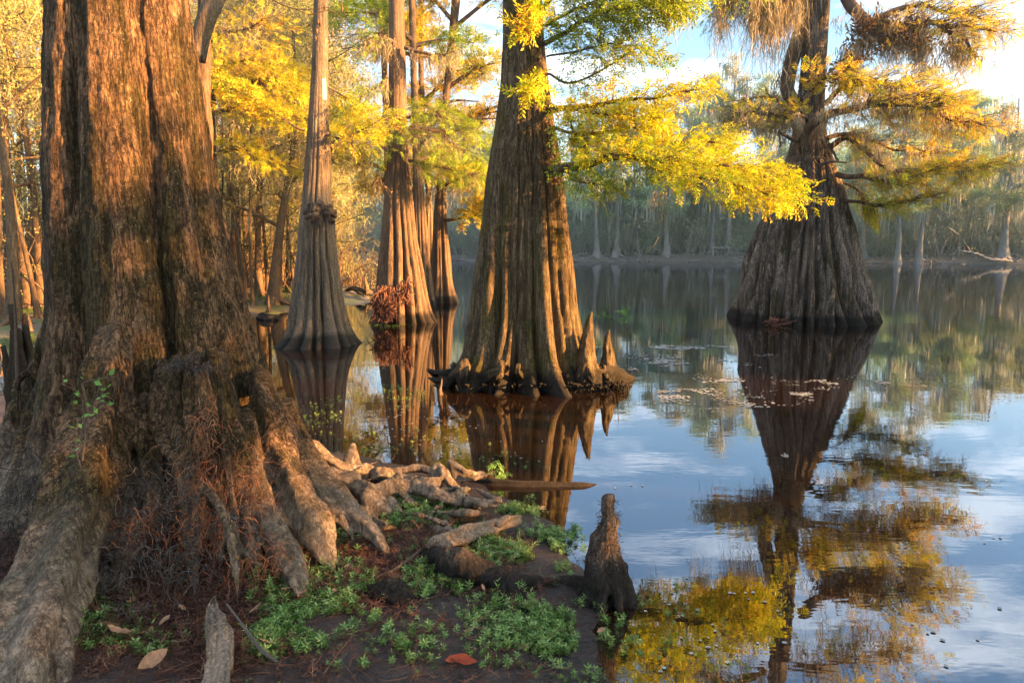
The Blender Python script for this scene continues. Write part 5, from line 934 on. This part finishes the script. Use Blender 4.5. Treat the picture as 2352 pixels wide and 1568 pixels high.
spec = [  # x, depth, H, r0, lean, limbs, leaves, size, mat, mossn, label
 (14, 12.5, 9, .10, (.15, .3), 9, 1500, .16, L_GOLD, 20, 'dark-barked thick tree at the far left edge'),
 (-60, 14, 10, .12, (.1, 0), 10, 1800, .16, L_GOLD, 30, 0), (60, 17, 10, .10, (.6, 0), 10, 1800, .18, L_GOLD, 30, 0), (92, 20, 11, .12, (-.3, 0), 10, 1900, .18, L_OLIVE, 30, 0), (35, 24, 11, .12, (.4, 0), 10, 2000, .2, L_GOLD, 30, 0),
 (-20, 19, 9, .07, (.4, 0), 9, 1500, .18, L_GOLD, 20, 0), (75, 13.5, 7, .05, (-.7, 0), 7, 900, .14, L_GOLD, 10, 0), (8, 17, 8, .06, (.3, 0), 7, 900, .14, L_GOLD, 10, 0), (50, 28, 12, .14, (.4, 0), 11, 2200, .22, L_GOLD, 24, 0), (110, 26, 12, .12, (.4, 0), 11, 2200, .22, L_GOLD, 24, 0),
 (532, 21, 8.5, .17, (.4, 0), 10, 2000, .18, L_GOLD, 40, 'crooked twin-limbed brown tree just right of the giant trunk'),
 (622, 17.5, 7, .13, (.9, .2), 9, 1500, .15, L_GOLD, 26, 'leaning orange-lit tree with bleached spreading roots on the left bank'),
 (590, 19.5, 8.5, .10, (.2, 0), 9, 1500, .16, L_GOLD, 20, 'upright tree just left of the leaning orange-lit one'), (570, 23, 10, .10, (-.5, 0), 9, 1800, .18, L_GOLD, 30, 0), (640, 25, 11, .12, (.6, 0), 10, 2200, .2, L_OLIVE, 44, 0), (665, 29, 12, .13, (-.3, 0), 10, 2300, .22, L_GOLD, 44, 0),
 (690, 24, 9, .08, (.7, 0), 9, 1600, .2, L_GOLD, 30, 0), (600, 31, 13, .15, (.3, 0), 11, 2600, .24, L_OLIVE, 50, 0), (545, 28, 12, .13, (.7, 0), 11, 2400, .22, L_OLIVE, 50, 0), (512, 24, 10, .09, (.6, 0), 9, 1700, .2, L_GOLD, 40, 0), (500, 33, 13, .14, (.5, 0), 11, 2500, .25, L_GOLD, 40, 0),
 (715, 33, 13, .15, (.5, 0), 12, 2600, .24, L_OLIVE, 46, 0), (745, 37, 12, .14, (.6, 0), 12, 2600, .24, L_GOLD, 44, 'last golden tree of the left bank, reaching over the open river'), (690, 40, 14, .16, (.5, 0), 12, 2600, .28, L_GOLD, 40, 0), (640, 42, 15, .17, (.4, 0), 12, 2600, .3, L_OLIVE, 40, 0), (740, 47, 15, .17, (1.0, 0), 12, 2600, .3, L_GOLD, 40, 0),
 (560, 18, 6, .05, (-.5, .4), 6, 700, .13, L_GOLD, 10, 0), (605, 22, 8, .06, (-.6, 0), 7, 900, .15, L_GOLD, 10, 0), (655, 21, 6, .05, (.5, 0), 6, 700, .14, L_ORANGE, 14, 0), (675, 19.5, 5, .045, (-.3, 0), 6, 600, .13, L_GOLD, 8, 0), (630, 28, 9, .07, (-.5, 0), 7, 1100, .17, L_GOLD, 20, 0), (580, 27, 9, .07, (.7, 0), 7, 1100, .17, L_GOLD, 20, 0)]
for x_, Y_ in ((551, 20), (575, 17), (611, 20), (636, 19), (648, 23), (668, 26), (524, 18), (683, 30), (598, 25), (-14, 22), (42, 19), (68, 22), (84, 15), (101, 30), (27, 27), (-8, 13), (54, 15)): spec.append((x_, Y_, 7 + (x_ * 7) % 4, .045 + (x_ % 5) * .01, (((x_ * 13) % 10 - 5) * (.25 if x_ > 200 else .08), 0), 6, 420, .15, L_GOLD, 12, 0))
ORDN = ['first', 'second', 'third', 'fourth', 'fifth', 'sixth', 'seventh', 'eighth', 'ninth', 'tenth', 'eleventh', 'twelfth', 'thirteenth', 'fourteenth', 'fifteenth', 'sixteenth', 'seventeenth', 'eighteenth', 'nineteenth', 'twentieth', 'twenty-first', 'twenty-second', 'twenty-third', 'twenty-fourth', 'twenty-fifth', 'twenty-sixth', 'twenty-seventh', 'twenty-eighth', 'twenty-ninth', 'thirtieth'] + ['%dth' % k for k in range(31, 60)]
gaps = {0: sorted(s[0] for s in spec if s[0] < 200), 1: sorted(s[0] for s in spec if s[0] > 200)}
for i, (x, Y, H, r0, ln, nl, lf, sz, m_, ms, lb) in enumerate(spec):
    g_ = int(x > 200); th_ = 'slender' if r0 < .085 else 'stout' if r0 > .135 else 'medium'
    lb = lb or '%s golden-leaved tree, %s from the left %s' % (th_, ORDN[gaps[g_].index(x)], 'in the wood right of the giant trunk' if g_ else 'in the wood left of the giant trunk')
    woodtree('bank_tree', wb_(x, Y), H, r0, ln, nl, int(lf * (.95 if Y < 24 else .68)), sz * 1.1, m_, BK_F, lb, G1, 200 + i, hl=.22 if i % 3 else .4, spread=2.0 + Y * .03, mossn=int(ms * 2.2), mlen=1.1)
# orange feathery branches between the giant trunk and the slim cypress
rs = np.random.RandomState(77)
t = empty('cypress_tree', wb_(490, 14), 'flat-tiered orange cypress foliage between the giant trunk and the slim burled one', 'tree', G1); mt, mo, mm = MB(), MB(), MB()
tube(mt, [(*(np.array(wb_(484, 14)) - [0, 0, .1]), .16), (*P(482, 300, 14), .13), (*P(478, 0, 14), .11), (*P(470, -300, 14), .06)], 20, 10, wob=.05)
for pts, n in (([(480, 215, 14, .06), (520, 200, 13.8, .06), (560, 195, 13.7, .04), (620, 180, 13.5, .03), (690, 210, 13.4, .01)], 2100), ([(480, 260, 14, .04), (560, 250, 13.7, .03), (640, 265, 13.4, .02), (705, 275, 13.2, .01)], 1700), ([(480, 170, 14, .04), (560, 140, 13.7, .03), (640, 150, 13.4, .01)], 1200), ([(482, 350, 14, .04), (560, 345, 14, .03), (640, 380, 14, .01)], 1100), ([(478, 60, 14, .04), (540, 70, 13.7, .03), (600, 50, 13.4, .01)], 600)):
    p_ = limb(mt, pts, 20, 7, .05); pad(mo, mt, p_, int(n * .5), 1.0, .14, .24, .19, rs, .05, 1.05, SPR, .5); moss(mm, p_[rs.randint(2, 20, 16)], 14, .7, .1, .012, rs)
part('trunk', mt, BK_F, t); part('orange_foliage', mo, L_ORANGE, t); part('hanging_moss', mm, MOSS_W, t)
# pale thicket of bare stems on the left bank, and its low leaves
def thicket(name, label, regions, mat_s, mat_l, seed, hgt, n, nleaf, sz, rad):
    r = np.random.RandomState(seed); ms, ml = MB(), MB(); reg = np.array(regions, float); k = r.randint(0, len(reg), n); x = r.uniform(reg[k, 0], reg[k, 1]); Y = r.uniform(reg[k, 2], reg[k, 3]); z = gz(x, Y)
    H = hgt * r.uniform(.4, 1.1, n); K = 6; u = np.linspace(0, 1, K)[None, :, None]; d = np.stack([r.normal(0, .35, n), r.normal(0, .3, n), np.ones(n)], 1)
    Pn = np.stack([x, Y, z - .1], 1)[:, None, :] + d[:, None, :] * H[:, None, None] * u + np.cumsum(r.normal(0, .06, (n, K, 3)), 1) * H[:, None, None] + np.stack([r.normal(0, .3, n), r.normal(0, .3, n), -.25 * np.ones(n)], 1)[:, None, :] * H[:, None, None] * u ** 2.5
    addtubes(ms, Pn, rad * (1.2 - u[:, :, 0]) * r.uniform(.5, 1.4, (n, 1)), 4)
    j = r.randint(0, n, nleaf); q = r.randint(2, K, nleaf); c = Pn[j, q] + r.normal(0, .12, (nleaf, 3)) * hgt * .6; c[:, 2] = np.maximum(c[:, 2], gz(c[:, 0], c[:, 1]) + .02)
    stamp(ml, CL, c, nrm(r.normal(0, 1, c.shape)), r.uniform(0, 6, nleaf), r.uniform(.5, 1.3, nleaf) * sz)
    t = part(name, ms, mat_s); tag(t, label, kind='stuff'); l_ = part('foliage', ml, mat_l, t); l_['kind'] = 'stuff'; return t
thicket('bank_thicket', 'tangle of pale bare stems under the left-bank trees', [(-17, -9, 14, 26), (-13, -6.2, 20, 34), (-20, -10, 26, 44)], BK_F, L_GOLD, 5, 3.2, 1500, 9000, .17, .022)
# ---------------------------------------------------------------- the far bank
fars = []
G2 = 'grey cypresses along the far bank'
FB = [ # x, base y, width, H(m), crown
 (1372, 600, 9, 19), (1400, 598, 8, 15), (1415, 600, 10, 20), (1532, 600, 9, 17), (1604, 590, 6, 14), (1613, 592, 12, 21), (1636, 598, 9, 20), (1673, 598, 11, 22), (1450, 590, 6, 18), (1500, 588, 6, 18), (1570, 585, 7, 20), (1985, 600, 7, 14), (2063, 606, 9, 17), (2112, 604, 9, 20), (2150, 592, 5, 16), (2235, 590, 6, 17), (2305, 602, 15, 16), (2190, 588, 6, 17), (1157, 590, 9, 18), (1070, 590, 8, 19), (835, 585, 7, 15), (1320, 590, 8, 19), (2020, 588, 7, 19), (1740, 596, 9, 20), (1790, 590, 8, 18), (2345, 594, 8, 13), (800, 588, 7, 14), (1100, 588, 7, 17), (1345, 588, 7, 16), (2260, 585, 6, 11)]
names = {1372: 'grey far-bank cypress nearest the mossy trunk, left of a close pair', 1532: 'far-bank cypress with a broad flared base standing alone on pale mud', 1673: 'rightmost of the close pair of pale far-bank cypresses left of the skirted trunk', 1636: 'leftmost of the close pair of pale far-bank cypresses left of the skirted trunk',
 2063: 'far-bank cypress just right of the skirted trunk, its base in the water', 2112: 'slightly leaning far-bank cypress beside the one based in the water', 2305: 'thick far-bank cypress at the right edge hung with grey moss'}
def far_tree(x, yb, wpx, H, seed, lb):
    r = np.random.RandomState(seed); Y = 88.0
    for Yc in np.arange(62, 110, .5):          # first dry ground along this sight line
        p = P(x, 572, Yc)
        if gz1(p[0], Yc) > -.1: Y = Yc + (604 - yb) * .45 + .4; break
    p = P(x, 572, Y); base = np.array([p[0], Y, gz1(p[0], Y) - .2]); r0 = wpx * Y / F * .5; t = empty('far_cypress', base, lb, 'tree', G2)
    mt, ml, mm = MB(), MB(), MB(); n = 30; u = np.linspace(0, 1, n); th = np.arange(14) * 2 * np.pi / 14
    path = base + np.outer(u, [r.normal(0, .6), r.normal(0, .5), H]) + np.stack([.25 * np.sin(u * 5 + r.uniform(0, 6)) * u, u * 0, u * 0], 1)
    rad = r0 * (1 - .82 * u) + r0 * 1.5 * np.exp(-u * H / 1.1); fl = 1 + .2 * np.sin(th * 6 + r.uniform(0, 6))[None, :] * np.exp(-u * H / 2.5)[:, None]
    V = path[:, None, :] + (rad[:, None] * fl)[:, :, None] * np.stack([np.cos(th), np.sin(th), th * 0], 1)[None]
    i = np.arange(n - 1)[:, None] * 14; j = np.arange(14)[None, :]; j2 = (j + 1) % 14; mt.add(V.reshape(-1, 3), np.stack([i + j, i + j2, i + 14 + j2, i + 14 + j], -1).reshape(-1, 4))
    ends = []
    for k in range(22):
        f = r.uniform(.28, .98); i = int(f * (n - 1)); a = r.uniform(0, 6.28); ln = r.uniform(1.2, 3.6) * (1.25 - .7 * f); e = path[i] + [math.cos(a) * ln, math.sin(a) * ln, ln * r.uniform(0, .5)]; m_ = (path[i] + e) / 2 + [0, 0, .2 * ln]
        q = spl(np.array([(*path[i], .10), (*m_, .07), (*e, .03)]), 6); addtubes(mt, q[None, :, :3], q[None, :, 3], 4); ends += [q[2, :3], q[3, :3], q[4, :3], e]
    ends = np.array(ends); N_ = 1500
    c = ends[r.randint(0, len(ends), N_)] + r.normal(0, 1, (N_, 3)) * [.5, .5, .22]; stamp(ml, CL, c, nrm(r.normal(0, 1, c.shape)), r.uniform(0, 6, N_), r.uniform(.5, 1.1, N_) * .62)
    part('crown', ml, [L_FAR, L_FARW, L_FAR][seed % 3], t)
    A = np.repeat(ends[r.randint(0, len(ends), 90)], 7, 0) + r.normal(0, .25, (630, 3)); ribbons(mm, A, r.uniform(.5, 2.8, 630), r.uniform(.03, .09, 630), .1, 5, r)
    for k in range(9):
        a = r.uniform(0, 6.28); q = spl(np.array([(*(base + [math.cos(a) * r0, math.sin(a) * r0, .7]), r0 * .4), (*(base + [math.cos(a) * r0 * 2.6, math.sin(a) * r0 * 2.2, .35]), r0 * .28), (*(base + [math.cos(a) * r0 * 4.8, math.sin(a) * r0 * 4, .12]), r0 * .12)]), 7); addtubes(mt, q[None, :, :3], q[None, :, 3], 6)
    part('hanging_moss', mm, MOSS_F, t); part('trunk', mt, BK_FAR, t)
for i, (x, yb, w_, H) in enumerate(FB): far_tree(x, yb, w_, H, 300 + i, names.get(x, 'grey far-bank cypress, %s from the left in the whole far row' % ORDN[sorted(v[0] for v in FB).index(x)]))
# the wood behind them and the grey brush in front: masses nobody could count
def shore(xa, xb, n, r, lo, hi):
    x = r.uniform(xa, xb, n); base = np.interp(x, [-160, -60, -30, -14, 0, 12, 22, 33, 50, 75, 110, 220], [118, 101, 95, 92, 86, 82, 79, 74, 68, 62, 56, 40]); return x, base + r.uniform(lo, hi, n) ** 1.0
r = np.random.RandomState(55); ml, mm, ms = MB(), MB(), MB()
n = 3000; x, Y = shore(-66, 90, n, r, 11, 30); zt = gz(x, Y); cz = zt + r.uniform(0, 1, n) * (7.5 + 4.5 * (vn(np.stack([x * .09, x * 0, x * 0], -1), 3) + 1) * .9)
K_ = 16; c = np.repeat(np.stack([x, Y, cz], 1), K_, 0) + r.normal(0, 1, (n * K_, 3)) * [1.1, .9, .8]; c[:, 2] = np.maximum(c[:, 2], .5)
stamp(ml, CL, c, nrm(r.normal(0, 1, c.shape)), r.uniform(0, 6, len(c)), r.uniform(.6, 1.2, len(c)) * 1.15)
n = 170; x, Y = shore(-66, 90, n, r, 10, 30); z = gz(x, Y); H = r.uniform(6, 15, n); u = np.linspace(0, 1, 5)[None, :, None]
Pn = np.stack([x, Y, z], 1)[:, None, :] + np.stack([r.normal(0, .06, n), r.normal(0, .06, n), np.ones(n)], 1)[:, None, :] * H[:, None, None] * u + r.normal(0, .1, (n, 5, 3)); addtubes(ms, Pn, .11 * (1.1 - u[:, :, 0]) * r.uniform(.5, 1.5, (n, 1)), 5)
A = np.repeat(Pn[r.randint(0, n, 2600), r.randint(2, 5, 2600)] + r.normal(0, .9, (2600, 3)) - [0, 1.5, 0], 6, 0) + r.normal(0, .3, (15600, 3)); ribbons(mm, A, r.uniform(.5, 2.8, 15600), r.uniform(.03, .10, 15600), .1, 4, r)
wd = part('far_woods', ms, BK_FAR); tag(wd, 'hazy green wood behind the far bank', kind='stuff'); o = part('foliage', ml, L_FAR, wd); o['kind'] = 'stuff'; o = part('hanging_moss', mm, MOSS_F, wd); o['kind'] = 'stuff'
ms, ml = MB(), MB(); n = 6500; x, Y = shore(-60, 85, n, r, 2.2, 12); z = gz(x, Y); H = r.uniform(1.6, 7.5, n) * (1 + .35 * vn(np.stack([x * .15, Y * .15, x * 0], -1), 8)); u = np.linspace(0, 1, 6)[None, :, None]
Pn = np.stack([x, Y, z - .1], 1)[:, None, :] + np.stack([r.normal(0, .45, n), r.normal(0, .35, n), np.ones(n)], 1)[:, None, :] * H[:, None, None] * u + np.cumsum(r.normal(0, .09, (n, 6, 3)), 1) * H[:, None, None] * .6; Pn[:, :, 2] -= (u[:, :, 0] ** 3) * H[:, None] * .35
addtubes(ms, Pn, .035 * (1.1 - .8 * u[:, :, 0]) * r.uniform(.6, 1.5, (n, 1)), 3)
j = r.randint(0, n, 52000); q = r.randint(1, 6, 52000); c = Pn[j, q] + r.normal(0, .4, (52000, 3)); c[:, 2] = np.maximum(c[:, 2], gz(c[:, 0], c[:, 1])); stamp(ml, CL2, c, nrm(r.normal(0, 1, c.shape)), r.uniform(0, 6, len(c)), r.uniform(.4, 1.1, len(c)) * .5)
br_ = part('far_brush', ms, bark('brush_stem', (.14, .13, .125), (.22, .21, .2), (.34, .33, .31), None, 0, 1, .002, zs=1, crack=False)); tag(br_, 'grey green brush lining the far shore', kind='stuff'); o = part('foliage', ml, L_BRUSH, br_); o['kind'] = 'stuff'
# bare tangled roots and drift along the far waterline
ms = MB(); n = 1100; x, Y = shore(-60, 100, n, r, -.6, 3.5); z = np.maximum(gz(x, Y), 0); u = np.linspace(0, 1, 6)[None, :, None]; a = r.uniform(0, 6.28, n); Ln = r.uniform(.5, 2.8, n)
Pn = np.stack([x, Y, z], 1)[:, None, :] + np.stack([np.cos(a), np.sin(a) * .6, r.uniform(-.1, .12, n)], 1)[:, None, :] * Ln[:, None, None] * u + r.normal(0, .06, (n, 6, 3)); Pn[:, :, 2] += np.sin(u[:, :, 0] * 3.14) * r.uniform(0, .35, (n, 1)); addtubes(ms, Pn, .045 * (1.1 - .8 * u[:, :, 0]) * r.uniform(.5, 1.5, (n, 1)), 4)
tag(part('far_root_tangle', ms, BK_FAR), 'bare grey roots and driftwood along the far waterline', kind='stuff')
g_ = P(2305, 592, 66); ms = MB(); tube(ms, [(*P(2205, 575, 64), .05), (*P(2240, 582, 64), .1), (*P(2270, 594, 64), .13), (*P(2300, 597, 64), .14), (*P(2325, 600, 64), .1)], 20, 8, wob=.1)
tag(part('fallen_log', ms, BK_FAR, loc=P(2300, 597, 64)), 'long pale fallen log on the far bank near the thick moss-hung cypress', 'log')
# thin weathered plank rail on the far bank
c = P(1655, 572, 80); zb = gz1(c[0], 80); t = empty('plank_rail', (c[0], 80, zb), 'thin weathered plank rail between two grey trunks on the far bank', 'rail')
def box(mb, c, h):
    V = np.array([[x, y, z_] for x in (-1, 1) for y in (-1, 1) for z_ in (-1, 1)]) * np.array(h) + np.array(c); mb.add(V, [[0, 1, 3, 2], [4, 6, 7, 5], [0, 4, 5, 1], [2, 3, 7, 6], [0, 2, 6, 4], [1, 5, 7, 3]])
m_ = MB(); box(m_, (c[0], 80, zb + .95), (1.05, .10, .05)); part('plank', m_, GREYW, t, False)
for s in (-.85, .85): m_ = MB(); box(m_, (c[0] + s, 80, zb + .42), (.06, .06, .475)); part('leg', m_, BK_FAR, t, False)

# ---------------------------------------------------------------- unseen woods to the right: leaf masses and gaps shaped to place the shade
r = np.random.RandomState(91); ms, ml = MB(), MB(); sdir = np.array([SUN[0], SUN[1]]) / math.hypot(SUN[0], SUN[1]); uax = np.array([-sdir[1], sdir[0]]); tanel = math.tan(R(SUN_EL))
def curtain(u0, u1, w0, w1, z0, z1, dist, n, sz=.8, holes=()):
    """leafy mass standing at distance dist (m) towards the sun of the view axis; u across the sun's rays; z is where its shade reaches at x=0."""
    u = r.uniform(u0, u1, n); d = r.uniform(dist, dist + w0, n); z = r.uniform(z0, z1, n) + fbm(np.stack([u * .9, u * 0, u * 0], -1), 3, 7) * w1
    keep = np.ones(n, bool)
    for (a, b_, c_, e_) in holes: keep &= ~((u > a) & (u < b_) & (z > c_) & (z < e_))
    u, d, z = u[keep], d[keep], z[keep]; zz = z + d * tanel; k = zz > .1; u, d, zz = u[k], d[k], zz[k]; m_ = len(u)
    c = np.stack([uax[0] * u + sdir[0] * d, uax[1] * u + sdir[1] * d, zz], 1); stamp(ml, CL, c, nrm(r.normal(0, 1, (m_, 3))), r.uniform(0, 6, m_), r.uniform(.7, 1.2, m_) * sz)
def uof(x, y): return uax[0] * x + uax[1] * y
def ds(x, y): return sdir[0] * x + sdir[1] * y

def cur(x0, x1, y, zt, *a, **k):      # shade everything at (x0..x1, y) below the height zt
    um, dm = uof((x0 + x1) / 2, y), ds((x0 + x1) / 2, y); h_ = (x1 - x0) * .5 * abs(uax[0]) + k.pop('hw', .6); return um - h_, um + h_, zt - dm * tanel
uA = uof(-2, 3.7); uR = uof(-.9, 3.5); uD = uof(.15, 7.8); uB = uof(-3, 10.8); uC = uof(-2.2, 14.2); uE = uof(6.2, 14.7)
dA = ds(-2, 3.7); dB = ds(-3, 10.8); dE = ds(6.2, 14.7); dR = ds(-.9, 3.5)
curtain(-4, uA + .75, 4, .22, -3.6, 1.72 - dA * tanel, 15, 2300, .8, holes=((uR - .5, uR + 1.1, -.08 - dR * tanel, .8 - dR * tanel), (uR - .85, uR - .4, .12 - dR * tanel, .75 - dR * tanel)))
curtain(uA + .75, uD - .85, 4, .2, -3.5, -.2, 15, 500)
curtain(uB - .8, uB + .8, 4, .25, -3.5, 2.15 - dB * tanel, 15, 700)
curtain(uB + .8, uC + .7, 4, .5, -3.5, .7, 16, 500)
curtain(uE - 1.7, uE + 1.9, 4, .25, -3.5, 2.3 - dE * tanel, 15, 1500)
curtain(66, 114, 16, 2.5, -11, 1.0, 60, 800, 2.4)
curtain(-3, uA + .8, 5, .6, 2.75 - dA * tanel, 6, 15, 60, .6)
wd = MB(); n = 60; u = r.uniform(-3, 18, n); d_ = r.uniform(15.5, 20, n)
for a_, b_ in zip(u, d_):
    if abs(a_ - uD) < 1.1 or abs(a_ - uR) < .7: continue
    p = np.array([uax[0] * a_ + sdir[0] * b_, uax[1] * a_ + sdir[1] * b_, -.2]); tube(wd, [(*p, .12), (*(p + [r.normal(0, .2), 0, 3]), .09), (*(p + [r.normal(0, .5), 0, 6]), .05)], 8, 6)
w0 = part('shade_woods', wd, BK_F); tag(w0, 'unseen leafy shore wood to the right, shaped for its shade', kind='stuff'); o = part('foliage', ml, L_OLIVE, w0); o['kind'] = 'stuff'
# ---------------------------------------------------------------- the evening air
m, nt, o = newmat('haze_air'); pv = N(nt, 'ShaderNodeVolumePrincipled'); pv.inputs['Density'].default_value = .0019; pv.inputs['Color'].default_value = (.55, .88, 1.0, 1); pv.inputs['Anisotropy'].default_value = .9; L(nt, pv.outputs[0], o.inputs['Volume'])
mb = MB(); box(mb, (0, 130, 14.5), (300, 200, 17)); tag(part('haze', mb, m, smooth=False), 'thin evening haze over the river', kind='stuff')
